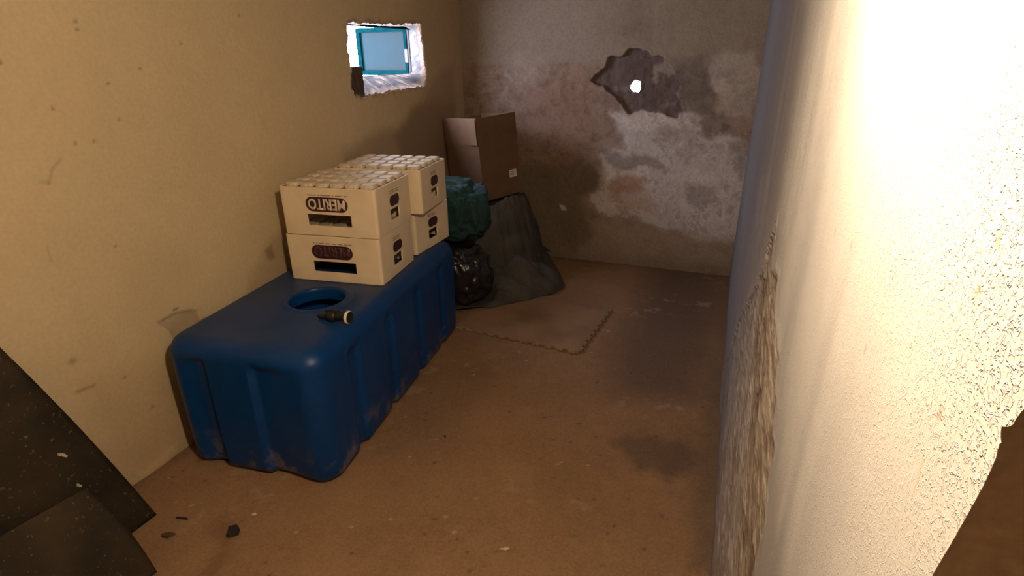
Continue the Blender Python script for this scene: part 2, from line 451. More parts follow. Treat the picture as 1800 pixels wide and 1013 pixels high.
# dark lower left and dirt band at the bottom
blot([(920, 300), (1010, 280), (1050, 290), (1062, 330), (1030, 350), (1060, 440), (880, 450)], (0.15, 0.108, 0.075), 0.8, 0.06)
blot([(880, 330), (940, 300), (1000, 440), (880, 450)], (0.22, 0.15, 0.10), 0.6, 0.05)
blot([(1040, 392), (1180, 400), (1330, 430), (1330, 480), (1000, 480)], (0.34, 0.255, 0.195), 0.65, 0.05)
m = 1-sstep(0.0, 0.16, Zz+0.1*(n2-0.5))
C = mix(C, (0.22, 0.155, 0.11), 0.7*m)
blot([(982, 358), (992, 358), (994, 370), (984, 370)], (0.62, 0.5, 0.38), 0.8, 0.008, False)
for px, py, r in [(803, 36, 3), (826, 103, 3), (805, 80, 4), (842, 175, 4), (1098, 64, 3), (1128, 45, 12), (1104, 55, 14), (972, 210, 5), (802, 140, 5), (925, 192, 4)]:
    p = ony(px, py, YB)
    rad = r/270.0
    mm = np.clip(1.4-np.hypot(sx-p[0], sz-p[2])/max(rad, 0.008), 0, 1)
    C = mix(C, (0.2, 0.145, 0.11), (0.6 if r < 8 else 0.35)*mm)
# horizontal crack by the corner
p0 = ony(770, 122, YB); p1 = ony(872, 119, YB)
m = np.clip(1.5-np.abs(sz-(p0[2]+(p1[2]-p0[2])*(X-p0[0])/(p1[0]-p0[0])))/0.009, 0, 1)*(X < p1[0])
C = mix(C, (0.28, 0.17, 0.11), 0.6*m)
# the broken-out hollow around the hole
hollow = bw([(1037, 142), (1052, 130), (1063, 118), (1068, 101), (1094, 98), (1105, 88), (1130, 86), (1150, 97), (1165, 100), (1180, 122), (1186, 138), (1198, 150), (1190, 165), (1202, 195), (1188, 208), (1160, 199), (1132, 195), (1106, 200), (1082, 170), (1058, 152)])
sdh = poly_sd(X+0.03*(fbm(X, Zz, 22, 4, 41)-0.5), Zz+0.03*(fbm(X, Zz, 22, 4, 42)-0.5), hollow)
mh = 1-sstep(-0.004, 0.006, sdh)
C = mix(C, (0.135, 0.098, 0.088), 0.92*mh)
C = C*(1+0.5*mh*(n4-0.5))[..., None]
def hblot(pts, col, st, soft=0.012):
    global C
    sd = poly_sd(sx, sz, bw(pts)); C = mix(C, col, st*(1-sstep(-soft, soft, sd)))
hblot([(1147, 112), (1165, 108), (1186, 128), (1175, 136), (1158, 125), (1150, 150), (1145, 140)], (0.36, 0.30, 0.26), 0.7)
hblot([(1078, 150), (1104, 145), (1104, 154), (1080, 160)], (0.26, 0.20, 0.19), 0.6)
hblot([(1160, 185), (1186, 180), (1184, 190), (1162, 192)], (0.28, 0.22, 0.20), 0.6)
hc = ony(1116.5, 152.5, YB); HR = (0.027, 0.031)
ang = np.arctan2(Zz-hc[2], X-hc[0])
rel = np.hypot((X-hc[0])/HR[0], (Zz-hc[2])/HR[1])*(1+0.07*np.sin(3*ang+1)+0.05*np.sin(7*ang))
edge = 1-sstep(0.0, 0.02, np.abs(sdh))
H = 0.014*(n1-0.5) + 0.008*(n2-0.5) + 0.004*(n3-0.5)
dampm = 1-sstep(-0.03, 0.03, wz - zt)
H = H - 0.006*dampm*(n4-0.4) - mh*(0.030+0.02*(n4-0.5)) + 0.004*edge*(sdh > 0)
P = np.stack([X, YB-H, Zz], -1)
# ------ the daylight hole: pipe-like tunnel through the remaining masonry
tag(grid_obj('wall_back', P, M_BACK, C, keepv=rel > 1.0, flip=True), 'damp stained back wall with peeling plaster and daylight hole', kind='structure')
wallback = bpy.data.objects['wall_back']
V = []; fc = []; nseg = 32
for k in range(nseg):
    a = 2*math.pi*k/nseg
    rr = 1.10/(1+0.07*math.sin(3*a+1)+0.05*math.sin(7*a))
    for j, (dy, s) in enumerate([(0.015, 1.12), (0.05, 1.0), (0.09, 1.02)]):
        V.append((hc[0]+HR[0]*rr*s*math.cos(a)-0.2*dy, YB+dy, hc[2]+HR[1]*rr*s*math.sin(a)))
for k in range(nseg):
    for j in range(2):
        a = k*3+j; b = ((k+1) % nseg)*3+j; fc.append((a, b, b+1, a+1))
M_MASON = mat_simple('rough_mortar', (0.30, 0.22, 0.18), 0.95, 0.4, 60, 0.6, 90)
mesh_obj('hole_lining', V, fc, M_MASON, wallback)

# ---------------------------------------------------------------- right wall (bright, stippled, peeling at its foot)
k = np.arange(0, 520)
ry = YR0*np.exp(k/519*math.log((YB+0.08)/YR0))
rz = np.concatenate([np.linspace(-0.05, 0.25, 70)[:-1], np.arange(0.25, 1.42, 0.0022), np.linspace(1.425, ZC+0.08, 70)])
Y, Zz = np.meshgrid(ry, rz, indexing='ij')
n1 = fbm(Y, Zz, 2.2, 4, 51); n2 = fbm(Y, Zz*0.5, 9, 4, 52); n3 = fbm(Y, Zz, 60, 3, 53)
nst = fbm(Y, Zz*0.12, 7, 4, 54)                    # tall vertical trowel bands
C = np.ones(Y.shape+(3,))*np.array([0.50, 0.465, 0.43])
C *= (0.94+0.1*(n1-0.5)+0.06*(n3-0.5))[..., None]
def rw(pts): return [tuple(onx(px, py, 0.102)[1:]) for px, py in pts]
# use log(y) as horizontal measure so that the far, foreshortened part keeps detail
LY = np.log(Y)
def rwl(pts): return [(math.log(max(q[1], 0.05)), q[2]) for q in (onx(px, py, 0.102) for px, py in pts)]
wl = LY + 0.10*(fbm(LY, Zz*0.5, 9, 5, 55, 0.6)-0.5); wz = Zz + 0.12*(fbm(LY, Zz*0.5, 9, 5, 56, 0.6)-0.5)
# grey-lilac weathered coat beyond the peel, weaker light there painted in too
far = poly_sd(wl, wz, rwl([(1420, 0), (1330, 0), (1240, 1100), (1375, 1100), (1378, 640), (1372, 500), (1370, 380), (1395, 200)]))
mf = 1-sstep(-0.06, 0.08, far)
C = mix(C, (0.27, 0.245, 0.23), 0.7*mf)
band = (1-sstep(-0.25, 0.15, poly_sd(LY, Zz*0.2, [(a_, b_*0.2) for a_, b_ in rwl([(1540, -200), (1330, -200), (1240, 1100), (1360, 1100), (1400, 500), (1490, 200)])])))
C = C*(1-0.25*band)[..., None]*(1-0.35*band*sstep(0.35, 0.6, fbm(LY, Zz*0.15, 7, 3, 64)))[..., None]  # shading of the wall's vertical swells painted in as dark bands
peel = [(1369, 388), (1362, 430), (1358, 470), (1372, 492), (1367, 530), (1369, 585), (1376, 628), (1370, 660), (1371, 720), (1364, 745), (1364, 800), (1352, 850), (1346, 925), (1335, 975), (1326, 1040), (1225, 1040), (1246, 930), (1262, 760), (1272, 640), (1300, 560), (1320, 520), (1340, 480), (1352, 430)]
sdp = poly_sd(LY+0.06*(fbm(LY, Zz, 40, 4, 57, 0.65)-0.5), Zz+0.03*(fbm(LY, Zz, 40, 4, 58, 0.65)-0.5), rwl(peel))
mp_ = 1-sstep(-0.006, 0.006, sdp)
flk = 0.6*fbm(LY, Zz*3.5, 13, 5, 59, 0.65)+0.4*fbm(LY, Zz*0.7, 14, 4, 62)
fk2 = fbm(LY+0.1*flk, Zz*5, 17, 4, 66, 0.7)
C = mix(C, (0.25, 0.185, 0.132), 0.92*mp_)
C = mix(C, (0.42, 0.35, 0.28), 0.7*mp_*sstep(0.53, 0.57, 0.5*flk+0.5*fk2))
C = mix(C, (0.13, 0.09, 0.06), 0.75*mp_*(1-sstep(0.42, 0.46, 0.5*flk+0.5*fk2)))
# grey paint remains left of the bare strip
sdg = poly_sd(wl, wz, rwl([(1352, 300), (1335, 480), (1325, 600), (1318, 760), (1290, 1013), (1235, 1040), (1262, 760), (1272, 640), (1290, 450), (1320, 280)]))
mg = 1-sstep(-0.05, 0.05, sdg)
C = mix(C, (0.40, 0.355, 0.335), 0.65*mg*(0.55+0.6*sstep(0.45, 0.55, fbm(LY, Zz*0.3, 18, 4, 60))))
# foot of the wall is dirty
m = 1-sstep(0.0, 0.10, Zz+0.07*(n2-0.5))
C = mix(C, (0.19, 0.135, 0.095), 0.75*m)
C = mix(C, (0.17, 0.15, 0.14), 0.65*sstep(0.95, 2.3, Y+0.5*(n1-0.5)))  # far end painted darker, standing in for weaker window light
# few dark nicks
for px, py in [(1472, 408), (1502, 432), (1528, 615), (1655, 722), (1717, 505), (1750, 410)]:
    q = onx(px, py, 0.102)
    mm = np.clip(1.5-np.hypot((Y-q[1])*1.3, (Zz-q[2])*0.6)/0.0022, 0, 1)
    C = mix(C, (0.28, 0.2, 0.12), 0.7*mm)
q0 = onx(1630, 800, 0.102); q1 = onx(1612, 870, 0.102)
t = np.clip((Zz-q0[2])/(q1[2]-q0[2]), 0, 1)
dl = np.hypot(Y-(q0[1]+(q1[1]-q0[1])*t), Zz-(q0[2]+(q1[2]-q0[2])*t))
C = mix(C, (0.42, 0.33, 0.24), 0.6*np.clip(1.4-dl/0.0012, 0, 1))
H = 0.006*(n1-0.5)*np.clip(Y/0.6, 0.2, 1) + 0.010*(nst-0.5)*sstep(0.35, 0.9, Y)
amp = np.clip(Y/0.9, 0.25, 1.6)
H = H - mp_*(0.0032*amp + 0.007*amp*(0.5-flk) + 0.006*amp*(0.5-fk2)) - mg*(1-mp_)*0.004*amp*(flk-0.4)
H = H + 0.0015*amp*np.exp(-((sdp-0.008)/0.010)**2)
# chipped arris at the near end
zc = onx(1757, 795, 0.102)[2]
chip = np.exp(-((Zz-zc-0.008)/0.011)**2)*(0.5+1.2*(fbm(Zz, Zz*0, 260, 3, 63)-0.25))
ygrow = 0.0050*chip
XX = xr(Y) - H
edge_off = 0.207 + (1.167-np.clip(Zz, 0.9, 1.5))*0.165 - YR0 + ygrow + 0.0016*(fbm(Zz, Zz*0, 120, 3, 61)-0.5)
YY = Y + edge_off*np.exp(-(Y-YR0)/0.05)
coat = np.clip((1-mp_)*(1-0.75*mf), 0, 1)*np.clip(0.35+1.1*(n2-0.2), 0.2, 1)*np.where(Zz < 1.3, 1, 0.8)
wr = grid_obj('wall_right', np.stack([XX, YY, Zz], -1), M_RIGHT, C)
tag(wr, 'bright stippled right wall peeling to bare plaster at its foot', kind='structure')
a = wr.data.attributes.new('coat', 'FLOAT', 'POINT'); a.data.foreach_set('value', coat.astype(np.float32).ravel())
# end face of that wall (the jamb) turning away from the lamp
edge_x = XX[0, :]; edge_y = YY[0, :]
ux = np.concatenate([[0.0], np.linspace(0.002, 0.25, 110), np.linspace(0.27, 1.3, 30)])
Xj = edge_x[None, :]+ux[:, None]; Zj = np.repeat(rz[None, :], len(ux), 0)
Yj = edge_y[None, :]*np.exp(-ux[:, None]/0.03) + YR0*(1-np.exp(-ux[:, None]/0.03)) + 0*Xj
j1 = fbm(Xj, Zj, 8, 4, 71); j2 = fbm(Xj, Zj, 45, 3, 72)
Cj = np.ones(Xj.shape+(3,))*np.array([0.68, 0.50, 0.36])*(0.85+0.3*(j1-0.5)+0.12*(j2-0.5))[..., None]
mj = np.exp(-((Zj-zc-0.0-0.10*(Xj-0.10))/0.022)**2)*sstep(0.35, 0.6, fbm(Xj, Zj, 22, 3, 73))
Cj = mix(Cj, (0.13, 0.095, 0.07), 0.75*mj)
Yj = Yj + 0.004*(j1-0.5)*sstep(0, 0.03, ux)[:, None]
jb = grid_obj('jamb_face', np.stack([Xj, Yj, Zj], -1), M_FLOOR, Cj, parent=wr)

# ---------------------------------------------------------------- ceiling and the space behind the viewer
M_CEIL = mat_simple('ceiling_plaster', (0.30, 0.25, 0.19), 0.95, 0.15, 4)
def slab(name, lo, hi, label, mat=None):
    bm = bmesh.new(); bm_box(bm, lo, hi)
    return tag(bm_obj(name, bm, mat or M_CEIL), label, kind='structure')
slab('ceiling', (XL-0.1, YF-0.1, ZC), (XR2+0.2, YB+0.1, ZC+0.1), 'plain plaster ceiling above the frame')
M_REAR = mat_simple('rear_plaster', (0.72, 0.62, 0.48), 0.95, 0.1, 4)
slab('wall_front', (XL-0.1, YF-0.15, -0.05), (XR2+0.2, YF, ZC+0.05), 'plain wall behind the viewer', M_REAR)
slab('wall_side', (XR2, YF-0.1, -0.05), (XR2+0.15, YR0+0.15, ZC+0.05), 'plain side wall behind the viewer', M_REAR)

# ---------------------------------------------------------------- window niche and casement
win = empty('window_1', (XL, 2.78, 1.16))
tag(win, 'small teal framed window standing ajar in a ragged niche', kind='structure')
def child(o, par):
    bpy.context.view_layer.update()
    o.parent = par; o.matrix_parent_inverse = par.matrix_world.inverted(); return o
XO = -1.86
cen = np.array([2.78, 1.32])
# rings from the mouth to the outer opening
NR = 160
def resample(poly, n):
    P = np.array(poly+[poly[0]]); L = np.concatenate([[0], np.cumsum(np.linalg.norm(np.diff(P, axis=0), axis=1))])
    t = np.linspace(0, L[-1], n, endpoint=False)
    return np.stack([np.interp(t, L, P[:, 0]), np.interp(t, L, P[:, 1])], 1)
mouth = resample(WIN, NR)
def to_rect(p, y0, y1, z0, z1):
    d = p-cen; ey = np.where(d[:, 0] > 0, y1-cen[0], cen[0]-y0); ez = np.where(d[:, 1] > 0, z1-cen[1], cen[1]-z0)
    s = 1/np.maximum(np.abs(d[:, 0])/ey, np.abs(d[:, 1])/ez)
    return cen + d*s[:, None]
far_r = to_rect(mouth, 2.40, 3.182, 1.226, 1.478)
rings = []
depths = [-0.004, -0.02, -0.045, -0.075, -0.10, -0.13]
for j, dx in enumerate(depths):
    t = min(1, max(0, (-dx-0.01)/0.12))
    r = mouth*(1-t)+far_r*t
    if j == 0: r = cen+(mouth-cen)*1.012
    rings.append(np.column_stack([np.full(NR, XL+dx), r]))
R3 = np.stack(rings+[], 0)
nzn = fbm(R3[..., 1]*1.0+R3[..., 0]*3, R3[..., 2]+R3[..., 0]*2, 30, 4, 81)
R3[1:-1, :, 2] += 0.010*(nzn[1:-1]-0.5); R3[1:-1, :, 1] += 0.010*(nzn[1:-1]-0.5)
R3 = np.concatenate([R3, R3[:, :1]], 1)
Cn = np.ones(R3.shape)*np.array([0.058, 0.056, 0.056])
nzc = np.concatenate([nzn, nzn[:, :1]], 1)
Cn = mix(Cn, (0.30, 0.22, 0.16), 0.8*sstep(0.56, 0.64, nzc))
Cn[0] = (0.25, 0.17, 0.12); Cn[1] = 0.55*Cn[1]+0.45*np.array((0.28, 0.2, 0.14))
# left foot of the niche: bare brown masonry
lf = (R3[..., 1] < 2.52) & (R3[..., 2] < 1.27)
Cn[lf] = (0.20, 0.13, 0.09)
child(grid_obj('window_reveal', R3, M_NICHE, Cn), win)
# outer wall opening ring so daylight only enters through the window
def ring_plate(name, x0, x1, yo, zo, yi, zi, mat, par):
    bm = bmesh.new()
    bm_box(bm, (x0, yo[0], zo[0]), (x1, yo[1], zi[0])); bm_box(bm, (x0, yo[0], zi[1]), (x1, yo[1], zo[1]))
    bm_box(bm, (x0, yo[0], zi[0]), (x1, yi[0], zi[1])); bm_box(bm, (x0, yi[1], zi[0]), (x1, yo[1], zi[1]))
    return child(bm_obj(name, bm, mat), par)
M_TEAL = mat_simple('teal_gloss_paint', (0.0012, 0.0165, 0.0190), 0.9, 0.3, 40, 0.15, 60, col2=(0.0008, 0.011, 0.0135), spec=0.0)
M_DARKWOOD = mat_simple('dark_wood', (0.03, 0.035, 0.04), 0.6, 0.3, 40)
ring_plate('outer_masonry', XO-0.012, XO, (2.0, 3.7), (0.9, 1.8), (2.41, 3.176), (1.228, 1.476), mat_simple('outer_dark_stone', (0.035, 0.031, 0.028), 0.95, 0.3, 30), win)
# casement: hinged on its far side, swung a little open
CW, CH = 0.400, 0.275
cas = empty('casement', (XO-0.030, 3.215, 1.215), (0, 0, math.radians(-98.0)))
child(cas, win)
def cbox(name, lo, hi, mat, bev=0.002, par=None):
    bm = bmesh.new(); bm_box(bm, lo, hi, bev); o = bm_obj(name, bm, mat); o.parent = par or cas; return o
t_ = 0.020
cbox('stile', (-0.012, -CW, 0), (0.016, -CW+t_+0.012, CH), M_TEAL)
cbox('stile', (-0.012, -0.022, 0), (0.016, 0, CH), M_TEAL)
cbox('rail', (-0.012, -CW+t_+0.012, 0), (0.016, -0.022, 0.030), M_TEAL)
cbox('rail', (-0.012, -CW+t_+0.012, CH-0.026), (0.016, -0.022, CH), M_TEAL)
M_GL, nt, b = new_mat('dusty_pane')
nt.nodes.remove(b)
out = nt.nodes['Material Output']
tr = nt.nodes.new('ShaderNodeBsdfTranslucent'); tr.inputs[0].default_value = (0.052, 0.115, 0.130, 1)
tp = nt.nodes.new('ShaderNodeBsdfTransparent'); tp.inputs[0].default_value = (0.03, 0.05, 0.06, 1)
gl = nt.nodes.new('ShaderNodeBsdfGlossy'); gl.inputs['Roughness'].default_value = 0.15
ms = nt.nodes.new('ShaderNodeMixShader'); ms2 = nt.nodes.new('ShaderNodeMixShader')
tc = nt.nodes.new('ShaderNodeTexCoord'); nn = nt.nodes.new('ShaderNodeTexNoise'); nn.inputs['Scale'].default_value = 14; nn.inputs['Detail'].default_value = 5
nt.links.new(tc.outputs['Object'], nn.inputs['Vector'])
mr = nt.nodes.new('ShaderNodeMapRange'); mr.inputs['From Min'].default_value = 0.3; mr.inputs['From Max'].default_value = 0.7; mr.inputs['To Min'].default_value = 0.02; mr.inputs['To Max'].default_value = 0.10
nt.links.new(nn.outputs[0], mr.inputs[0]); nt.links.new(mr.outputs[0], ms.inputs[0])
nt.links.new(tr.outputs[0], ms.inputs[1]); nt.links.new(tp.outputs[0], ms.inputs[2])
ms2.inputs[0].default_value = 0.01
nt.links.new(ms.outputs[0], ms2.inputs[1]); nt.links.new(gl.outputs[0], ms2.inputs[2]); nt.links.new(ms2.outputs[0], out.inputs[0])
cbox('pane', (0.000, -CW+t_+0.008, 0.026), (0.003, -0.020, CH-0.022), M_GL, 0)
cbox('hinge', (0.014, -0.012, 0.075), (0.026, 0.010, 0.150), M_DARKWOOD)
# broken masonry stub at the left foot of the opening
bm = bmesh.new(); bm_box(bm, (XL-0.11, 2.43, 1.13), (XL-0.02, 2.515, 1.275), 0.006)
bmesh.ops.subdivide_edges(bm, edges=bm.edges[:], cuts=3, use_grid_fill=True)
_rg = random.Random(2)
for v_ in bm.verts: v_.co += Vector((_rg.uniform(-1, 1), _rg.uniform(-1, 1), _rg.uniform(-1, 1)))*0.006
child(bm_obj('broken_masonry', bm, mat_simple('bare_brown_masonry', (0.10, 0.065, 0.045), 0.95, 0.3, 50)), win)
# fixed head rail behind the casement
hd = bmesh.new(); bm_box(hd, (XO+0.004, 2.42, 1.468), (XO+0.030, 3.20, 1.490), 0.002)
child(bm_obj('head_rail', hd, M_TEAL), win)

# ---------------------------------------------------------------- blue tank
M_BLUE, nt, b = new_mat('scuffed_blue_polyethylene')
tc = nt.nodes.new('ShaderNodeTexCoord')
n = nt.nodes.new('ShaderNodeTexNoise'); n.inputs['Scale'].default_value = 5; n.inputs['Detail'].default_value = 6; n.inputs['Roughness'].default_value = 0.65
nt.links.new(tc.outputs['Object'], n.inputs['Vector'])
r = nt.nodes.new('ShaderNodeValToRGB')
r.color_ramp.elements[0].position = 0.3; r.color_ramp.elements[0].color = (0.0010, 0.030, 0.125, 1)
r.color_ramp.elements[1].position = 0.75; r.color_ramp.elements[1].color = (0.0018, 0.044, 0.18, 1)
nt.links.new(n.outputs[0], r.inputs[0])
# dust settles on faces that look up; mud splashes near the foot
ge = nt.nodes.new('ShaderNodeNewGeometry'); sep = nt.nodes.new('ShaderNodeSeparateXYZ'); nt.links.new(ge.outputs['Normal'], sep.inputs[0])
m1 = nt.nodes.new('ShaderNodeMapRange'); m1.inputs['From Min'].default_value = 0.75; m1.inputs['From Max'].default_value = 1.0; m1.inputs['To Max'].default_value = 0.5
nt.links.new(sep.outputs['Z'], m1.inputs[0])
n5 = nt.nodes.new('ShaderNodeTexNoise'); n5.inputs['Scale'].default_value = 2.6; n5.inputs['Detail'].default_value = 4; nt.links.new(tc.outputs['Object'], n5.inputs['Vector'])
m5 = nt.nodes.new('ShaderNodeMapRange'); m5.inputs['From Min'].default_value = 0.35; m5.inputs['From Max'].default_value = 0.65
nt.links.new(n5.outputs[0], m5.inputs[0])
mu = nt.nodes.new('ShaderNodeMath'); mu.operation = 'MULTIPLY'; nt.links.new(m1.outputs[0], mu.inputs[0]); nt.links.new(m5.outputs[0], mu.inputs[1])
mx = nt.nodes.new('ShaderNodeMix'); mx.data_type = 'RGBA'; mx.inputs[7].default_value = (0.052, 0.058, 0.072, 1)
nt.links.new(mu.outputs[0], mx.inputs[0]); nt.links.new(r.outputs[0], mx.inputs[6])
s2 = nt.nodes.new('ShaderNodeSeparateXYZ'); nt.links.new(tc.outputs['Object'], s2.inputs[0])
m6 = nt.nodes.new('ShaderNodeMapRange'); m6.inputs['From Min'].default_value = 0.16; m6.inputs['From Max'].default_value = 0.0; nt.links.new(s2.outputs['Z'], m6.inputs[0])
n7 = nt.nodes.new('ShaderNodeTexNoise'); n7.inputs['Scale'].default_value = 12; n7.inputs['Detail'].default_value = 6; n7.inputs['Roughness'].default_value = 0.7; nt.links.new(tc.outputs['Object'], n7.inputs['Vector'])
m7 = nt.nodes.new('ShaderNodeMapRange'); m7.inputs['From Min'].default_value = 0.52; m7.inputs['From Max'].default_value = 0.70; nt.links.new(n7.outputs[0], m7.inputs[0])
mu2 = nt.nodes.new('ShaderNodeMath'); mu2.operation = 'MULTIPLY'; nt.links.new(m6.outputs[0], mu2.inputs[0]); nt.links.new(m7.outputs[0], mu2.inputs[1])
mx2 = nt.nodes.new('ShaderNodeMix'); mx2.data_type = 'RGBA'; mx2.inputs[7].default_value = (0.30, 0.20, 0.12, 1)
nt.links.new(mu2.outputs[0], mx2.inputs[0]); nt.links.new(mx.outputs[2], mx2.inputs[6])
nt.links.new(mx2.outputs[2], b.inputs['Base Color'])
b.inputs['Roughness'].default_value = 0.40; b.inputs['Specular IOR Level'].default_value = 0.28
nb = nt.nodes.new('ShaderNodeTexNoise'); nb.inputs['Scale'].default_value = 90; nt.links.new(tc.outputs['Object'], nb.inputs['Vector'])
bp = nt.nodes.new('ShaderNodeBump'); bp.inputs['Strength'].default_value = 0.08; bp.inputs['Distance'].default_value = 0.003
nt.links.new(nb.outputs[0], bp.inputs['Height']); nt.links.new(bp.outputs[0], b.inputs['Normal'])

TANG = math.atan2(0.132, 1.195)
TF = Vector((-1.069, 1.139, 0))                # front right foot
TL, TW, TH = 1.235, 0.575, 0.495
tank = empty('water_tank', (TF.x, TF.y, 0), (0, 0, TANG))
tag(tank, 'large blue ribbed plastic water tank with open round hatch', 'tank')
# local axes: x to the right (0 at right side, -TW at left), y along the length
def front_x(px, py):
    o_ = np.array([TF.x, TF.y, 0]); nl = np.array([math.sin(TANG), -math.cos(TANG), 0]); d = ray(px, py)
    q = CAM+d*(np.dot(o_-CAM, nl)/np.dot(d, nl)); return (q[0]-TF.x)*math.cos(TANG)+(q[1]-TF.y)*math.sin(TANG)
PX0, PX1 = front_x(382, 735), front_x(456, 755)
print('front panel', PX0, PX1)
def rounded_tank():
    NP, RC = 480, 0.075
    hx, hy = TW/2, TL/2
    seg = [('l', hx, -hy+RC, hx, hy-RC), ('a', hx-RC, hy-RC, 0), ('l', hx-RC, hy, -hx+RC, hy), ('a', -hx+RC, hy-RC, 90),
           ('l', -hx, hy-RC, -hx, -hy+RC), ('a', -hx+RC, -hy+RC, 180), ('l', -hx+RC, -hy, hx-RC, -hy), ('a', hx-RC, -hy+RC, 270)]
    per = []
    for s in seg:
        if s[0] == 'l':
            L = math.hypot(s[3]-s[1], s[4]-s[2]); kk = max(2, int(L/0.006))
            for q in range(kk):
                t = q/kk; x = s[1]+(s[3]-s[1])*t; y = s[2]+(s[4]-s[2])*t
                nx = (s[4]-s[2])/L; ny = -(s[3]-s[1])/L
                per.append((x, y, nx, ny))
        else:
            for q in range(14):
                a = math.radians(s[3]+90*q/14); per.append((s[1]+RC*math.cos(a), s[2]+RC*math.sin(a), math.cos(a), math.sin(a)))
    per = np.array(per)
    RT_, RB = 0.062, 0.045
    rows = []      # (inset, z)
    for q in range(9):
        a = math.pi/2*q/8; rows.append((RB*(1-math.sin(a)), RB*(1-math.cos(a))))
    for q in range(1, 45): rows.append((0, RB+(TH-RT_-RB)*q/45))
    for q in range(11):
        a = math.pi/2*q/10; rows.append((RT_*(1-math.cos(a)), TH-RT_+RT_*math.sin(a)))
    V = []
    yl = per[:, 1]+hy; xl = per[:, 0]-hx
    onr = per[:, 2]; onf = -per[:, 3]
    def groove(t, c, wd): return np.clip(1-sstep(wd*0.5-0.012, wd*0.5+0.012, np.abs(t-c)), 0, 1)
    g = np.zeros(len(per))
    for c in (0.215, 0.475, 0.745, 1.005):
        g = np.maximum(g, groove(yl, c, 0.062)*np.clip(np.abs(onr)*2-1, 0, 1))
    # front face: raised middle panel, recessed either side
    fr = np.clip(np.abs(onf)*3-2, 0, 1)
    rec = np.maximum(1-sstep(PX0-0.006, PX0+0.004, xl), sstep(PX1-0.004, PX1+0.016, xl))
    gf = fr*rec*np.where(np.abs(per[:, 3]) > 0.99, 1, 0.0)
    gf = gf*sstep(0.0, 0.17, -xl-0.05)*sstep(0.0, 0.07, xl+TW-0.05)
    for ins, z in rows:
        fade_t = 1-sstep(TH-0.10, TH-0.055, z)
        low = sstep(TH, 0.0, z) if False else (1-z/TH)
        d = -0.017*g*fade_t - 0.020*gf*(1-sstep(TH-0.085, TH-0.045, z))
        bulge = 0.004*math.sin(math.pi*z/TH)
        off = d+bulge-ins
        V.append(np.column_stack([per[:, 0]+per[:, 2]*off-hx, per[:, 1]+per[:, 3]*off+hy, np.full(len(per), z)]))
    n = len(per); V = np.concatenate(V)
    fcs = []
    for j in range(len(rows)-1):
        for q in range(n):
            a = j*n+q; b_ = j*n+(q+1) % n; fcs.append((a, b_, b_+n, a+n))
    fcs.append(tuple(range(n-1, -1, -1)))
    top0 = (len(rows)-1)*n
    # top: shrink rings to keep it gently domed
    rings_ = [np.arange(top0, top0+n)]
    base_ = V[top0:top0+n]
    cx, cy = -hx, hy
    extra = []
    cnt = len(V)
    for s in (0.92, 0.8, 0.6, 0.4, 0.2):
        rr = base_.copy(); rr[:, 0] = cx+(rr[:, 0]-cx)*s; rr[:, 1] = cy+(rr[:, 1]-cy)*s
        rr[:, 2] = TH+0.0
        extra.append(rr); rings_.append(np.arange(cnt, cnt+n)); cnt += n
    V = np.concatenate([V]+extra+[np.array([[cx, cy, TH]])])
    for a_, b_ in zip(rings_[:-1], rings_[1:]):
        for q in range(n): fcs.append((a_[q], a_[(q+1) % n], b_[(q+1) % n], b_[q]))
    for q in range(n): fcs.append((rings_[-1][q], rings_[-1][(q+1) % n], cnt))
    return V, fcs
V, fcs = rounded_tank()
# the far left of the shell stays clear of the wall
ca, sa = math.cos(TANG), math.sin(TANG)
wxx = TF.x + V[:, 0]*ca - V[:, 1]*sa
lim = XL+0.012
push = np.clip(lim-wxx, 0, None); V[:, 0] += push*ca; V[:, 1] -= push*sa
fcs = [tuple(int(i) for i in f_) for f_ in fcs]
body = mesh_obj('tank_body', V, fcs, M_BLUE, None, True)
# hatch cut: narrow neck into a hollow interior
ph = [onz(507, 538, TH), onz(606, 514, TH)]
hcen = (ph[0]+ph[1])/2; HRAD = float(np.linalg.norm(ph[0]-ph[1])/2)*0.98
dl_ = Vector((hcen[0]-TF.x, hcen[1]-TF.y)); HX = dl_.x*ca+dl_.y*sa; HY = -dl_.x*sa+dl_.y*ca
prof = [(0.0, 0.62), (HRAD, 0.62), (HRAD, TH-0.045), (0.215, TH-0.07), (0.215, 0.05), (0.0, 0.05)]
cut = lathe('hatch_cutter', prof, M_BLUE, None, 64)
cut.location = (HX, HY, 0)
bmx = bmesh.new(); bmx.from_mesh(cut.data); bmesh.ops.remove_doubles(bmx, verts=bmx.verts, dist=1e-5); bmesh.ops.recalc_face_normals(bmx, faces=bmx.faces); bmx.to_mesh(cut.data); bmx.free()
bmx = bmesh.new(); bmx.from_mesh(body.data); bmesh.ops.recalc_face_normals(bmx, faces=bmx.faces); bmx.to_mesh(body.data); bmx.free()
md = body.modifiers.new('hatch', 'BOOLEAN'); md.operation = 'DIFFERENCE'; md.object = cut; md.solver = 'EXACT'
bpy.context.view_layer.update()
dg = bpy.context.evaluated_depsgraph_get()
nm = bpy.data.meshes.new_from_object(body.evaluated_get(dg))
body.modifiers.clear(); old = body.data; body.data = nm; nm.name = 'tank_body'
bpy.data.objects.remove(cut); 
bmx = bmesh.new(); bmx.from_mesh(body.data)
for f_ in bmx.faces: f_.smooth = True
for e_ in bmx.edges:
    if len(e_.link_faces) == 2 and e_.calc_face_angle(0) > math.radians(38): e_.smooth = False
bmx.to_mesh(body.data); bmx.free()
body.parent = tank
# moulded collar round the hatch
prof = [(HRAD-0.001, TH-0.012), (HRAD-0.001, TH+0.001), (HRAD+0.003, TH+0.004), (HRAD+0.012, TH+0.004), (HRAD+0.024, TH+0.0015), (HRAD+0.036, TH-0.003)]
col_ = lathe('hatch_collar', prof, M_BLUE, tank, 64); col_.location = (HX, HY, 0)

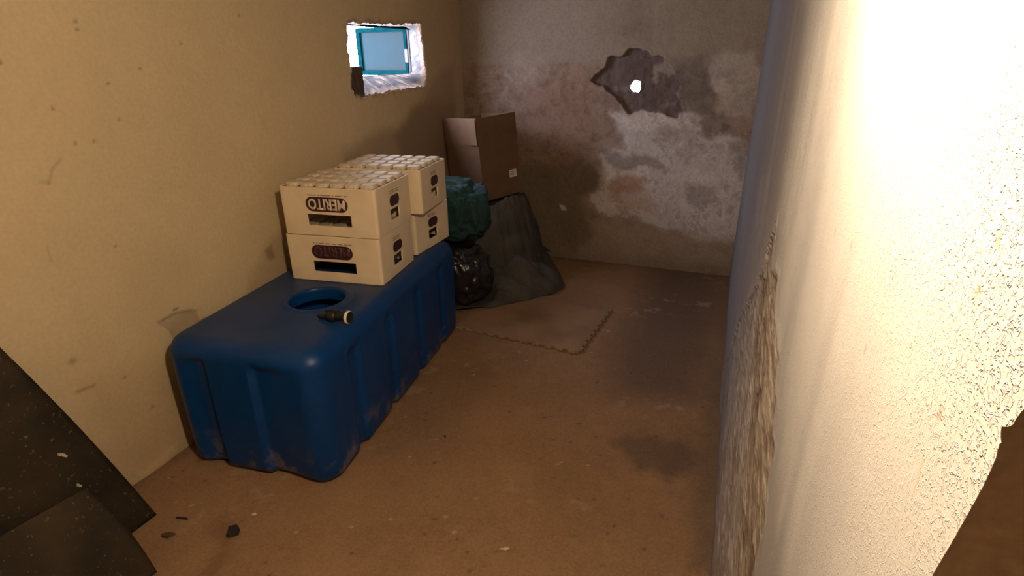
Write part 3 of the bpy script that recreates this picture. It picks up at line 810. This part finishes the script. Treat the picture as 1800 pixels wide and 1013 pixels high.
# ---------------------------------------------------------------- drain tap lying on the tank
M_BLACK = mat_simple('black_plastic', (0.012, 0.011, 0.010), 0.45, 0.3, 80, spec=0.4)
M_WHITE = mat_simple('white_seal', (0.75, 0.70, 0.62), 0.5)
pt = onz(612, 556, TH+0.028); pb = onz(572, 562, TH+0.022)
dv = Vector(pt-pb); dv.z = 0
ta = math.atan2(dv.y, dv.x)-0.45
tap = empty('drain_tap', (pt[0], pt[1], TH), (0, 0, ta))
tag(tap, 'small black drain tap with white seal ring lying on the blue tank', 'tap')
def tpart(name, prof, mat, seg=28, loc=(0, 0, 0.024), rot=None):
    o = lathe(name, prof, mat, tap, seg, True, 'x'); o.location = loc
    if rot: o.rotation_euler = rot
    return o
tpart('threaded_socket', [(0, 0.004), (0.013, 0.004), (0.0165, 0.006), (0.0185, 0.008), (0.0185, -0.002), (0.017, -0.004), (0.0185, -0.006), (0.0185, -0.010), (0.016, -0.012), (0.0165, -0.040), (0.014, -0.046), (0, -0.046)], M_BLACK)
tpart('seal_ring', [(0.0185, -0.006), (0.0215, -0.005), (0.0225, -0.001), (0.0215, 0.003), (0.018, 0.004)], M_WHITE)
tpart('valve_body', [(0, -0.040), (0.012, -0.042), (0.018, -0.050), (0.020, -0.060), (0.018, -0.072), (0.011, -0.080), (0, -0.082)], M_BLACK, loc=(0, 0, 0.022))
tpart('spout', [(0, -0.07), (0.010, -0.072), (0.009, -0.105), (0.0075, -0.125), (0.005, -0.126), (0.005, -0.11), (0, -0.11)], M_BLACK, 20, loc=(0.0, 0, 0.017), rot=(0, math.radians(-4), math.radians(-6)))
bm = bmesh.new(); bm_box(bm, (-0.085, -0.005, 0.036), (-0.035, 0.005, 0.044), 0.002); bm_box(bm, (-0.064, -0.006, 0.030), (-0.054, 0.006, 0.042), 0.001)
bm_obj('turn_handle', bm, M_BLACK, tap)

# ---------------------------------------------------------------- bottle crates (standing upside down)
M_CRATE = mat_simple('cream_crate_plastic', (0.80, 0.64, 0.43), 0.5, 0.12, 9, 0.05, 200, spec=0.35)
M_CELL = mat_simple('dusty_cream_plastic', (0.76, 0.62, 0.42), 0.55, 0.25, 60, 0.05, 200)
M_PLATE = mat_simple('grimy_crate_base', (0.22, 0.15, 0.09), 0.8, 0.4, 40)
M_MAROON = mat_simple('maroon_print', (0.055, 0.010, 0.014), 0.5, 0.3, 60)
M_LOGOW = mat_simple('cream_lettering', (0.74, 0.60, 0.46), 0.5)
M_LOGOD = mat_simple('faded_lettering', (0.085, 0.028, 0.030), 0.5)
M_PRINT = mat_simple('small_dark_print', (0.20, 0.14, 0.09), 0.6)
CWD, CDP, CHT = 0.400, 0.315, 0.1875
def crate_shell_mesh():
    hx, hy, rc = CWD/2, CDP/2, 0.012
    # perimeter from the front centre counter-clockwise with break points at the slot edges
    def side(a, b, brk):
        a = np.array(a); b = np.array(b); L = np.linalg.norm(b-a)
        ts = sorted({0.0, *[t for t in brk], 1.0}); return [tuple(a+(b-a)*t) for t in ts[:-1]]
    fs0, fs1 = -0.092, 0.092; ss0, ss1 = -0.040, 0.040
    lf = 2*(hx-rc); ls = 2*(hy-rc)
    def br(c0, c1, L): return [(c0+L/2)/L, (c1+L/2)/L]
    per = []; idx = {}
    def arc(cx, cy, a0):
        return [(cx+rc*math.cos(math.radians(a0+90*q/6)), cy+rc*math.sin(math.radians(a0+90*q/6))) for q in range(6)]
    per += side((-hx+rc, -hy), (hx-rc, -hy), br(fs0, fs1, lf)); 
    per += arc(hx-rc, -hy+rc, 270)
    per += side((hx, -hy+rc), (hx, hy-rc), br(ss0, ss1, ls))
    per += arc(hx-rc, hy-rc, 0)
    per += side((hx-rc, hy), (-hx+rc, hy), br(fs0, fs1, lf))
    per += arc(-hx+rc, hy-rc, 90)
    per += side((-hx, hy-rc), (-hx, -hy+rc), br(ss0, ss1, ls))
    per += arc(-hx+rc, -hy+rc, 180)
    zs = [0.0, 0.004, 0.040, 0.084, CHT-0.004, CHT]
    n = len(per); V = []; fcs = []
    for z in zs:
        k = 0.9985 if z in (0.0, CHT) else 1.0
        V += [(x*k, y*k, z) for x, y in per]
    for j in range(len(zs)-1):
        for q in range(n):
            p, p2 = per[q], per[(q+1) % n]
            mx_, my_ = (p[0]+p2[0])/2, (p[1]+p2[1])/2
            slot = (abs(abs(my_)-hy) < 1e-6 and fs0 < mx_ < fs1) or (abs(abs(mx_)-hx) < 1e-6 and ss0 < my_ < ss1)
            if j == 2 and slot: continue
            fcs.append((j*n+q, j*n+(q+1) % n, (j+1)*n+(q+1) % n, (j+1)*n+q))
    return V, fcs
def stadium(w_, h_, z, d, n=14):
    pts = []
    r_ = h_/2
    for q in range(n+1): a = -math.pi/2+math.pi*q/n; pts.append((w_/2-r_+r_*math.cos(a), r_*math.sin(a)))
    for q in range(n+1): a = math.pi/2+math.pi*q/n; pts.append((-w_/2+r_+r_*math.cos(a), r_*math.sin(a)))
    return pts
def plaque(name, w_, h_, mat, par, depth=0.0012):
    pts = stadium(w_, h_, 0, 0); n = len(pts)
    V = [(x, 0, z) for x, z in pts]+[(x, -depth, z) for x, z in pts]
    fcs = [tuple(range(n-1, -1, -1))][:0]+[tuple(range(n, 2*n))]+[(q, (q+1) % n, n+(q+1) % n, n+q) for q in range(n)]
    return mesh_obj(name, V, fcs, mat, par, False)
def text_mesh(txt, w_, h_):
    cu = bpy.data.curves.new('lettering', 'FONT'); cu.body = txt; cu.align_x = 'CENTER'; cu.align_y = 'CENTER'; cu.size = 1.0; cu.extrude = 0.0; cu.offset = 0.03
    cu.resolution_u = 4
    o = bpy.data.objects.new('lettering_tmp', cu); COL.objects.link(o)
    bpy.context.view_layer.update()
    me = bpy.data.meshes.new_from_object(o.evaluated_get(bpy.context.evaluated_depsgraph_get()))
    bpy.data.objects.remove(o)
    co = np.array([v.co[:] for v in me.vertices]); lo = co.min(0); hi = co.max(0)
    x = (co[:, 0]-(lo[0]+hi[0])/2)/(hi[0]-lo[0]); y = (co[:, 1]-(lo[1]+hi[1])/2)/(hi[1]-lo[1])
    # letters swell to follow the rounded plate, upside down because the crate is
    hh = h_*(1.0-0.55*np.clip(np.abs(x)*2-0.62, 0, 1)**1.2)
    X_ = -x*w_; Z_ = -y*hh
    for v, a, c_ in zip(me.vertices, X_, Z_): v.co = (a, 0.0, c_)
    return me
TXT = text_mesh('MERITO', 0.156, 0.045)
shellV, shellF = crate_shell_mesh()
def cell_mesh():
    # inverted cell cup: rounded square foot with a shallow dimple
    V = []; fcs = []; n = 32
    prof = [(0.0265, 0.0), (0.0262, 0.011), (0.0250, 0.0135), (0.0215, 0.0145), (0.012, 0.0135), (0.004, 0.0126)]
    for r_, z in prof:
        for q in range(n):
            a = 2*math.pi*q/n; cs, sn = math.cos(a), math.sin(a)
            k = 1/((abs(cs)**5+abs(sn)**5)**(1/5)) if r_ > 0.015 else 1
            V.append((r_*k*cs*0.99, r_*k*sn*1.10, z))
    for j in range(len(prof)-1):
        for q in range(n): fcs.append((j*n+q, j*n+(q+1) % n, (j+1)*n+(q+1) % n, (j+1)*n+q))
    fcs.append(tuple(range((len(prof)-1)*n, len(prof)*n)))
    me = bpy.data.meshes.new('bottle_cell'); me.from_pydata(V, [], fcs); me.update(); me.materials.append(M_CELL)
    me.polygons.foreach_set('use_smooth', np.ones(len(me.polygons), bool))
    return me
CELL = cell_mesh()
def make_crate(loc, rz, label, dark_logo):
    t = empty('bottle_crate', loc, (0, 0, rz))
    tag(t, label, 'crate', 'cream bottle crates on the blue tank')
    sh = mesh_obj('shell', shellV, shellF, M_CRATE, t, False)
    so = sh.modifiers.new('wall', 'SOLIDIFY'); so.thickness = 0.007; so.offset = -1
    bv = sh.modifiers.new('soft', 'BEVEL'); bv.width = 0.0016; bv.segments = 2; bv.limit_method = 'ANGLE'; bv.angle_limit = math.radians(50)
    bm = bmesh.new(); bm_box(bm, (-CWD/2+0.004, -CDP/2+0.004, CHT-0.012), (CWD/2-0.004, CDP/2-0.004, CHT-0.003))
    bm_obj('base_plate', bm, M_PLATE, t)
    for i in range(6):
        for j in range(4):
            o = bpy.data.objects.new('bottle_cell', CELL); COL.objects.link(o); o.parent = t
            o.location = (-CWD/2+0.0115+0.0628*(i+0.5), -CDP/2+0.010+0.0737*(j+0.5), CHT-0.003)
    for side, y_, sgn in (('front', -CDP/2, 1),):
        pq = plaque('logo_plate', 0.176, 0.056, M_MAROON, t); pq.location = (-0.003, y_-0.0002, 0.124)
        pq['label'] = 'maroon rounded logo plate with upside-down lettering'
        lo = bpy.data.objects.new('lettering', TXT.copy()); COL.objects.link(lo); lo.parent = pq
        lo.data.materials.clear(); lo.data.materials.append(M_LOGOD if dark_logo else M_LOGOW)
        lo.location = (0, -0.0018, 0)
        so2 = lo.modifiers.new('depth', 'SOLIDIFY'); so2.thickness = 0.0008
    for sx_ in (1, -1):
        pq = plaque('side_plate', 0.084, 0.042, M_MAROON, t); pq.location = (sx_*(CWD/2+0.0002), 0, 0.116); pq.rotation_euler = (0, 0, sx_*math.pi/2)
    # faint printed line near the base
    rr = random.Random(int(abs(loc[1])*1000))
    bm = bmesh.new(); x_ = -0.08
    while x_ < 0.075:
        l_ = rr.choice((0.006, 0.010, 0.014, 0.020)); bm_box(bm, (x_, -CDP/2-0.0006, 0.157), (x_+l_, -CDP/2+0.001, 0.1605)); x_ += l_+rr.choice((0.002, 0.003, 0.007))
    tag(bm_obj('printed_line', bm, M_PRINT, t), kind='stuff')
    bm = bmesh.new()
    for zz in (0.146, 0.154):
        x_ = -0.036
        while x_ < 0.03:
            l_ = rr.choice((0.005, 0.008, 0.012)); bm_box(bm, (CWD/2-0.001, x_, zz), (CWD/2+0.0006, x_+l_, zz+0.003)); x_ += l_+0.003
    tag(bm_obj('printed_line', bm, M_PRINT, t), kind='stuff')
    return t
def from_fr(fr, rz):
    """centre of a crate from its front right foot corner"""
    c_, s_ = math.cos(rz), math.sin(rz)
    return (fr[0]-CWD/2*c_-CDP/2*s_, fr[1]-CWD/2*s_+CDP/2*c_)
TOPZ = TH+0.0015
B_ = onz(674, 503, TOPZ)
rz1 = math.radians(7.5)
c1 = from_fr(B_, rz1)
make_crate((c1[0], c1[1], TOPZ), rz1, 'lower front cream bottle crate with faded lettering, standing on the blue tank', True)
U_ = (B_[0]+0.001, B_[1]+0.004)
c2 = from_fr(U_, rz1-0.006)
make_crate((c2[0], c2[1], TOPZ+CHT+0.001), rz1-0.006, 'upper front cream bottle crate with bold light lettering on maroon plate', False)
D_ = onz(729, 451, TOPZ); rz2 = math.radians(-0.8)
c3 = from_fr((D_[0]+0.004, D_[1]+0.016), rz2)
make_crate((c3[0], c3[1], TOPZ), rz2, 'lower rear cream bottle crate, at the far end of the tank top', True)
G_ = onz(743, 380, TOPZ+CHT+0.0125); rz3 = math.radians(7.8)
c4 = from_fr((G_[0]-0.010, G_[1]+0.020), rz3)
make_crate((c4[0], c4[1], TOPZ+CHT+0.0125), rz3, 'upper rear cream bottle crate, turned askew and overhanging the crate below', True)

# ---------------------------------------------------------------- grey tarp heap that carries the cardboard box
M_TARP = mat_simple('grey_woven_tarp', (0.068, 0.055, 0.041), 0.8, 0.35, 8, 0.25, 220, col2=(0.036, 0.031, 0.026))
tx = np.linspace(-1.715, -0.79, 190); ty = np.linspace(2.46, 3.595, 230)
X, Y = np.meshgrid(tx, ty, indexing='ij')
foot = [tuple(onz(*p)[:2]) for p in [(700, 556), (808, 551), (860, 546), (930, 531), (972, 519), (993, 507), (985, 490), (968, 470), (955, 455)]]+[(-1.08, 3.595), (-1.72, 3.595)]
sdf = -poly_sd(X, Y, foot)
plat = -poly_sd(X, Y, [(-1.72, 2.97), (-1.42, 2.97), (-1.26, 3.03), (-1.165, 3.14), (-1.19, 3.36), (-1.72, 3.42)])
fold1 = fbm(X*0.8+Y*0.35, Y-X*0.3, 6, 4, 91); fold2 = fbm(X-0.4*Y, X*0.5+Y, 16, 3, 92)
h_low = 0.055*(1-np.exp(-np.clip(sdf, 0, None)/0.03))*(0.6+0.8*fold1)
tt = np.clip((plat+0.13+0.05*(fold1-0.5))/0.13, 0, 1)
h_up = 0.475*tt**0.5*(1-0.12*(1-tt))
h_mid = 0.17*sstep(-0.36, -0.12, plat)*(0.35+1.2*fold1)
Zt = np.maximum(h_low, 0.004)+np.maximum(h_mid*0.6, h_up)
slope = np.clip(Zt*4, 0, 1)*(1-sstep(-0.03, 0.02, plat)*0.85)
Zt = Zt + slope*(0.09*(np.abs(fold1-0.5)*2-0.25)+0.05*(fold2-0.5))
Zt = np.where(plat > 0.0, np.minimum(Zt, 0.482), Zt)
bd = np.hypot((X+1.36)/0.20, (Y-2.66)/0.16)
Zt = np.where(bd < 1.25, Zt*sstep(0.95, 1.25, bd)+0.03*(1-sstep(0.95, 1.25, bd)), Zt)
Zt = np.clip(Zt, 0.0155, None)
Pt = np.stack([X+0.02*(fold2-0.5)*slope, Y, Zt], -1)
Pt[..., 0] = np.clip(Pt[..., 0], XL+0.012, None)
tarp = grid_obj('tarp_heap', Pt, M_TARP, keepv=sdf > -0.002)
md = tarp.modifiers.new('thickness', 'SOLIDIFY'); md.thickness = 0.003; md.offset = -1
tag(tarp, 'slumped dark grey tarp heap under the cardboard box', 'tarp')

# ---------------------------------------------------------------- cardboard box
M_CARD = mat_simple('brown_cardboard', (0.145, 0.078, 0.039), 0.8, 0.18, 12, 0.1, 120)
M_CARDIN = mat_simple('worn_cardboard_flap', (0.165, 0.092, 0.048), 0.8, 0.15, 12)
M_GLINT = mat_simple('glint_gloss', (0.20, 0.135, 0.085), 0.22, spec=0.7)
M_STICK = mat_simple('white_paper_sticker', (0.70, 0.66, 0.60), 0.7)
M_INK = mat_simple('box_ink', (0.13, 0.075, 0.04), 0.7)
byaw = math.radians(62)
bwid, bdep, bhei = 0.300, 0.330, 0.485
near = np.array([-1.375, 3.02])
cb, sb_ = math.cos(byaw), math.sin(byaw)
box = empty('cardboard_box', (near[0], near[1], 0.503))
box.rotation_mode = 'QUATERNION'
tilt = Matrix.Rotation(math.radians(-4.5), 4, Vector((_fw[0], _fw[1], 0)).normalized())
box.rotation_quaternion = (tilt @ Matrix.Rotation(byaw, 4, 'Z')).to_quaternion()
box.location = (near[0]+0.045, near[1], 0.510)
tag(box, 'tall brown cardboard box with white sticker leaning on the grey heap', 'box')
# local: x along the right face (0..bwid), y along the left face away (0..bdep); near vertical edge at origin
def cpart(name, lo, hi, mat, par=box, bev=0.0):
    bm = bmesh.new(); bm_box(bm, lo, hi, bev); return bm_obj(name, bm, mat, par)
th = 0.004
cpart('front_panel', (0, 0, 0), (bwid, th, bhei), M_CARD)
cpart('side_panel', (0, th, 0), (th, bdep, bhei-0.004), M_CARD)
cpart('back_panel', (0, bdep-th, 0), (bwid, bdep, bhei-0.02), M_CARD)
cpart('side_panel', (bwid-th, th, 0), (bwid, bdep-th, bhei-0.01), M_CARD)
cpart('bottom_panel', (th, th, 0), (bwid-th, bdep-th, th), M_CARD)
fl = cpart('flap', (-0.007, 0.006, bhei-0.155), (-0.001, bdep-0.01, bhei-0.001), M_CARDIN); fl.rotation_euler = (0, math.radians(0.8), 0)
cpart('glint_strip', (-0.0085, 0.002, bhei-0.15), (-0.0072, 0.07, bhei-0.002), M_GLINT)  # glossy strip standing in for the small highlight on the box
cpart('sticker', (bwid-0.085, -0.0012, 0.105), (bwid-0.030, 0.0, 0.150), M_STICK)
bm = bmesh.new(); rr = random.Random(4)
for zz in (0.118, 0.126, 0.138):
    bm_box(bm, (bwid-0.080, -0.0018, zz), (bwid-0.045-0.01*rr.random(), -0.001, zz+0.0035))
tag(bm_obj('sticker_print', bm, M_INK, box), kind='stuff')
bm = bmesh.new()
for i in range(3):
    for j in range(2):
        x0 = 0.085+0.045*i; z0 = 0.235+0.05*j
        bm_box(bm, (x0, -0.0008, z0), (x0+0.024, 0.0005, z0+0.003)); bm_box(bm, (x0, -0.0008, z0+0.02), (x0+0.024, 0.0005, z0+0.023))
        bm_box(bm, (x0, -0.0008, z0), (x0+0.003, 0.0005, z0+0.023))
tag(bm_obj('box_print', bm, M_INK, box), kind='stuff')
bm = bmesh.new(); bm_box(bm, (0.02, -0.0008, 0.028), (bwid-0.02, 0.0004, 0.030)); bm_box(bm, (0.02, -0.0008, 0.050), (bwid-0.06, 0.0004, 0.0515))
bm_obj('crease', bm, M_INK, box)

# ---------------------------------------------------------------- teal bag and black plastic bag behind the tank
def blob(name, cen_, rad, mat, seed, amp=0.18, f=3.0, zmin=None, n=72, ex=0.8):
    th_ = np.linspace(0, math.pi, n); ph_ = np.linspace(0, 2*math.pi, 2*n+1)
    T, P_ = np.meshgrid(th_, ph_, indexing='ij')
    def sp(v): return np.sign(v)*np.abs(v)**ex
    dx, dy, dz = np.sin(T)*np.cos(P_), np.sin(T)*np.sin(P_), np.cos(T)
    q = np.abs(fbm(dx*1.3+dz*0.7+5, dy*1.3-dz*0.5+5, f, 4, seed)-0.5)*2 + 0.5*np.abs(fbm(dx-dz+9, dy+dz*0.8+3, f*2.3, 3, seed+7)-0.5)*2
    r_ = 1+amp*(0.5-q)
    Pp = np.stack([cen_[0]+rad[0]*sp(dx)*r_, cen_[1]+rad[1]*sp(dy)*r_, cen_[2]+rad[2]*sp(dz)*r_], -1)
    if zmin is not None: Pp[..., 2] = np.maximum(Pp[..., 2], zmin)
    Pp[..., 0] = np.maximum(Pp[..., 0], XL+0.012)
    return grid_obj(name, Pp, mat, flip=True)
M_TEALC = mat_simple('dark_teal_cloth', (0.003, 0.038, 0.032), 0.75, 0.3, 10, 0.3, 160)
M_BIN = mat_simple('black_bin_liner', (0.014, 0.012, 0.011), 0.28, spec=0.6)
ct = ony(808, 372, 2.72)
tag(blob('teal_bag', (ct[0]-0.06, 2.72, ct[2]+0.012), (0.20, 0.12, 0.145), M_TEALC, 3, 0.42, 1.1, None, 72, 0.62), 'dark teal fabric bag squeezed between crates and cardboard box', 'bag')
ck = ony(815, 462, 2.64)
tag(blob('bin_bag', (ck[0]-0.06, 2.66, 0.185), (0.185, 0.15, 0.155), M_BIN, 8, 0.40, 0.9, 0.034), 'crumpled shiny black bin bag behind the blue tank', 'bag')

# ---------------------------------------------------------------- interlocking foam mat
M_FOAM = mat_simple('dirty_tan_foam', (0.285, 0.165, 0.086), 0.9, 0.30, 5, 0.2, 200)
M_FOAME = mat_simple('foam_edge', (0.34, 0.22, 0.125), 0.9, 0.3, 60)
a0 = onz(800, 574)[:2]; a1 = onz(1016, 621)[:2]
ex = (a1-a0)/np.linalg.norm(a1-a0); ey = np.array([-ex[1], ex[0]]); LM = float(np.linalg.norm(a1-a0))
pts = []
nt_ = 11; pit = LM/nt_
def tooth(o, d, nrm, n_, pitch, hgt):
    out = []
    for q in range(n_):
        s0 = q*pitch
        for (u, v) in [(0.04, 0), (0.30, 0.0), (0.24, 1), (0.82, 1), (0.76, 0.0)]:
            out.append(o+d*(s0+u*pitch)+nrm*(hgt*v))
    return out
pts += tooth(a0, ex, -ey, nt_, pit, 0.014)
b1 = a0+ex*LM; DM = 0.55
pts += tooth(b1, ey, ex, 9, DM/9, 0.012)
pts += [b1+ey*DM, a0+ey*DM]
bm = bmesh.new()
vs = [bm.verts.new((p[0], p[1], 0.011)) for p in pts]; f_ = bm.faces.new(vs)
if f_.normal.z < 0 or True:
    f_.normal_update()
    if f_.normal.z < 0: f_.normal_flip()
rr_ = bmesh.ops.extrude_face_region(bm, geom=[f_])
for v in [g for g in rr_['geom'] if isinstance(g, bmesh.types.BMVert)]: v.co.z = -0.001
bmesh.ops.recalc_face_normals(bm, faces=bm.faces)
fm = bm_obj('foam_mat', bm, M_FOAM); fm.data.materials.append(M_FOAME)
for p_ in fm.data.polygons:
    if abs(p_.normal.z) < 0.5: p_.material_index = 1
tag(fm, 'thin tan foam mat with jigsaw edge on the floor by the tarp', 'mat')

# ---------------------------------------------------------------- dark boards leaning on the left wall
M_BOARD, nt, b = new_mat('dark_bitumen_board')
tc = nt.nodes.new('ShaderNodeTexCoord'); n = nt.nodes.new('ShaderNodeTexNoise'); n.inputs['Scale'].default_value = 6; n.inputs['Detail'].default_value = 6
nt.links.new(tc.outputs['Object'], n.inputs['Vector'])
r = nt.nodes.new('ShaderNodeValToRGB'); e = r.color_ramp.elements
e[0].position = 0.35; e[0].color = (0.014, 0.009, 0.004, 1); e[1].position = 0.7; e[1].color = (0.044, 0.028, 0.012, 1)
nt.links.new(n.outputs[0], r.inputs[0])
v = nt.nodes.new('ShaderNodeTexNoise'); v.inputs['Scale'].default_value = 90; v.inputs['Detail'].default_value = 2; nt.links.new(tc.outputs['Object'], v.inputs['Vector'])
m1 = nt.nodes.new('ShaderNodeMapRange'); m1.inputs['From Min'].default_value = 0.645; m1.inputs['From Max'].default_value = 0.76; m1.inputs['To Max'].default_value = 0.7
nt.links.new(v.outputs[0], m1.inputs[0])
mx = nt.nodes.new('ShaderNodeMix'); mx.data_type = 'RGBA'; mx.inputs[7].default_value = (0.20, 0.15, 0.075, 1)
nt.links.new(m1.outputs[0], mx.inputs[0]); nt.links.new(r.outputs[0], mx.inputs[6]); nt.links.new(mx.outputs[2], b.inputs['Base Color'])
b.inputs['Roughness'].default_value = 0.75; b.inputs['Specular IOR Level'].default_value = 0.3
bp = nt.nodes.new('ShaderNodeBump'); bp.inputs['Strength'].default_value = 0.4; bp.inputs['Distance'].default_value = 0.004
nt.links.new(v.outputs[0], bp.inputs['Height']); nt.links.new(bp.outputs[0], b.inputs['Normal'])

def sheet(name, p00, e_up, e_side, bow, mat, thick, label, edge_bow=0.0, nu=50, nv=50):
    p00 = np.array(p00); e_up = np.array(e_up); e_side = np.array(e_side)
    nrm = np.cross(e_side, e_up); nrm /= np.linalg.norm(nrm)
    if nrm[0] < 0: nrm = -nrm
    U, V_ = np.meshgrid(np.linspace(0, 1, nu), np.linspace(0, 1, nv), indexing='ij')
    P_ = p00+U[..., None]*e_up+V_[..., None]*e_side+(bow*4*U*(1-U))[..., None]*nrm
    P_ = P_ - (edge_bow*4*U*(1-U)*(1-V_))[..., None]*e_side/np.linalg.norm(e_side)
    P_ = P_ + (0.004*(fbm(U*3, V_*3, 1.5, 3, 95)-0.5))[..., None]*nrm
    # solid sheet: front and back skins plus rim
    A = P_.reshape(-1, 3); Bk = A - nrm*thick
    i = (np.arange(nu-1)[:, None]*nv+np.arange(nv-1)[None, :]).ravel()
    q = np.stack([i, i+nv, i+nv+1, i+1], -1); N = nu*nv
    rim = [k_ for k_ in range(nv)]+[k_*nv+nv-1 for k_ in range(1, nu)]+[(nu-1)*nv+k_ for k_ in range(nv-2, -1, -1)]+[k_*nv for k_ in range(nu-2, 0, -1)]
    rim = np.array(rim); r2 = np.roll(rim, -1)
    fcs_ = np.concatenate([q, q[:, ::-1]+N, np.stack([rim, r2, r2+N, rim+N], -1)])
    V3 = np.concatenate([A, Bk])
    V3[:, 0] = np.maximum(V3[:, 0], XL+0.012); V3[:, 2] = np.maximum(V3[:, 2], 0.001)
    o = mesh_obj(name, V3, fcs_, mat, None, False)
    bmx = bmesh.new(); bmx.from_mesh(o.data); bmesh.ops.recalc_face_normals(bmx, faces=bmx.faces); bmx.to_mesh(o.data); bmx.free()
    return tag(o, label, 'board')
g0 = onz(275, 905); g1 = onx(0, 622, -1.69)
eu = (g1-g0)*1.35
sheet('bitumen_board', g0, eu, (-0.02, -0.80, -0.0), 0.0, M_BOARD, 0.012, 'long dark speckled board leaning against the left wall, behind another', 0.014)
k0 = onz(276, 1006); k1 = onx(152, 858, -1.47)
sheet('bitumen_board', k0, (k1-k0)*1.0, (-0.06, -0.55, 0.02), 0.0, M_BOARD, 0.012, 'shorter dark speckled board at the lower left, propped in front of the long one', 0.012)

# ---------------------------------------------------------------- debris
def flake(name, px, py, size, mat, seed, label, cat, z=0.0, thick=0.004, rz=0.0, asp=0.6, pos=None, nrm=None):
    rr = random.Random(seed); n_ = 9
    ring = [(size*(0.6+0.5*rr.random())*math.cos(2*math.pi*k_/n_), asp*size*(0.6+0.6*rr.random())*math.sin(2*math.pi*k_/n_)) for k_ in range(n_)]
    V_ = [(x, y, 0) for x, y in ring]+[(x*0.85, y*0.85, thick*(0.7+0.8*rr.random())) for x, y in ring]+[(0, 0, thick*1.3)]
    f2 = [tuple(range(n_-1, -1, -1))]+[(k_, (k_+1) % n_, n_+(k_+1) % n_, n_+k_) for k_ in range(n_)]+[(n_+k_, n_+(k_+1) % n_, 2*n_) for k_ in range(n_)]
    o = mesh_obj(name, V_, f2, mat, None, False)
    p_ = onz(px, py, z) if pos is None else pos
    o.location = tuple(p_); o.rotation_euler = (0, 0, rz)
    if nrm is not None:
        o.rotation_mode = 'QUATERNION'; o.rotation_quaternion = Vector(nrm).to_track_quat('Z', 'Y') @ Euler((0, 0, rz)).to_quaternion()
    return tag(o, label, cat)
M_CHAR = mat_simple('charred_bark', (0.018, 0.013, 0.010), 0.8, 0.3, 60)
M_RUSTY = mat_simple('brown_leaf_scrap', (0.09, 0.045, 0.02), 0.8, 0.3, 60)
M_CHIP = mat_simple('plaster_chip', (0.62, 0.50, 0.36), 0.9, 0.2, 60)
flake('bark_scrap', 410, 936, 0.028, M_CHAR, 1, 'black torn scrap on the floor in front of the blue tank', 'scrap', thick=0.010, rz=-0.5, asp=0.75)
flake('leaf_scrap', 295, 941, 0.022, M_RUSTY, 2, 'dark brown scrap on the floor beside the leaning boards', 'scrap', thick=0.006, rz=0.5, asp=0.5)
flake('twig', 322, 912, 0.024, M_CHAR, 3, 'thin dark twig on the floor near the long board', 'twig', thick=0.004, rz=0.25, asp=0.14)
flake('plaster_chip', 447, 905, 0.009, M_CHIP, 4, 'tiny pale plaster chip beyond the black scrap', 'chip', thick=0.004, rz=0.8, asp=0.6)
flake('plaster_chip', 888, 966, 0.016, M_CHIP, 5, 'pale sliver of plaster in the middle of the foreground floor', 'chip', thick=0.003, rz=0.4, asp=0.3)
flake('pebble', 782, 768, 0.005, M_CHAR, 6, 'small black pebble on the bare floor right of the tank', 'pebble', thick=0.005)
# plaster flakes stuck on the long board
bn = np.cross(np.array([-0.02, -0.80, 0.0]), eu); bn /= np.linalg.norm(bn); bn = bn if bn[0] > 0 else -bn
def on_board(px, py):
    d = ray(px, py); t = np.dot(g0-CAM, bn)/np.dot(d, bn); return CAM+d*t+bn*0.003
flake('plaster_flake', 0, 0, 0.020, M_CHIP, 7, 'long pale plaster flake stuck on the long dark board', 'flake', pos=on_board(108, 800), nrm=bn, rz=-0.9, asp=0.28, thick=0.004)
flake('plaster_flake', 0, 0, 0.010, M_CHIP, 8, 'short pale plaster flake lower on the long dark board', 'flake', pos=on_board(138, 854), nrm=bn, rz=-1.2, asp=0.5, thick=0.004)

# ---------------------------------------------------------------- the lamp (bare bulb beside the right wall, above the frame)
M_EM, nt, b = new_mat('glowing_bulb')
nt.nodes.remove(b); em = nt.nodes.new('ShaderNodeEmission')
rad = 0.03
em.inputs[0].default_value = (*LAMP_COL, 1); em.inputs[1].default_value = LAMP_POWER/(4*math.pi**2*rad**2)
nt.links.new(em.outputs[0], nt.nodes['Material Output'].inputs[0])
lamp = empty('bulb_lamp', LAMP_POS)
tag(lamp, 'bare glowing light bulb hanging by the right wall above the view', 'lamp')
lathe('bulb', [(0.0, -rad)]+[(rad*math.sin(a_), -rad*math.cos(a_)) for a_ in np.linspace(0.15, 2.6, 14)]+[(0.012, rad*0.95), (0.012, rad*1.1)], M_EM, lamp, 24)
lathe('socket', [(0.0, 0.030), (0.016, 0.030), (0.018, 0.036), (0.018, 0.075), (0.008, 0.085), (0.0, 0.086)], M_BLACK, lamp, 20)
lathe('cord', [(0.003, 0.08), (0.003, ZC-LAMP_POS[2])], M_BLACK, lamp, 8)
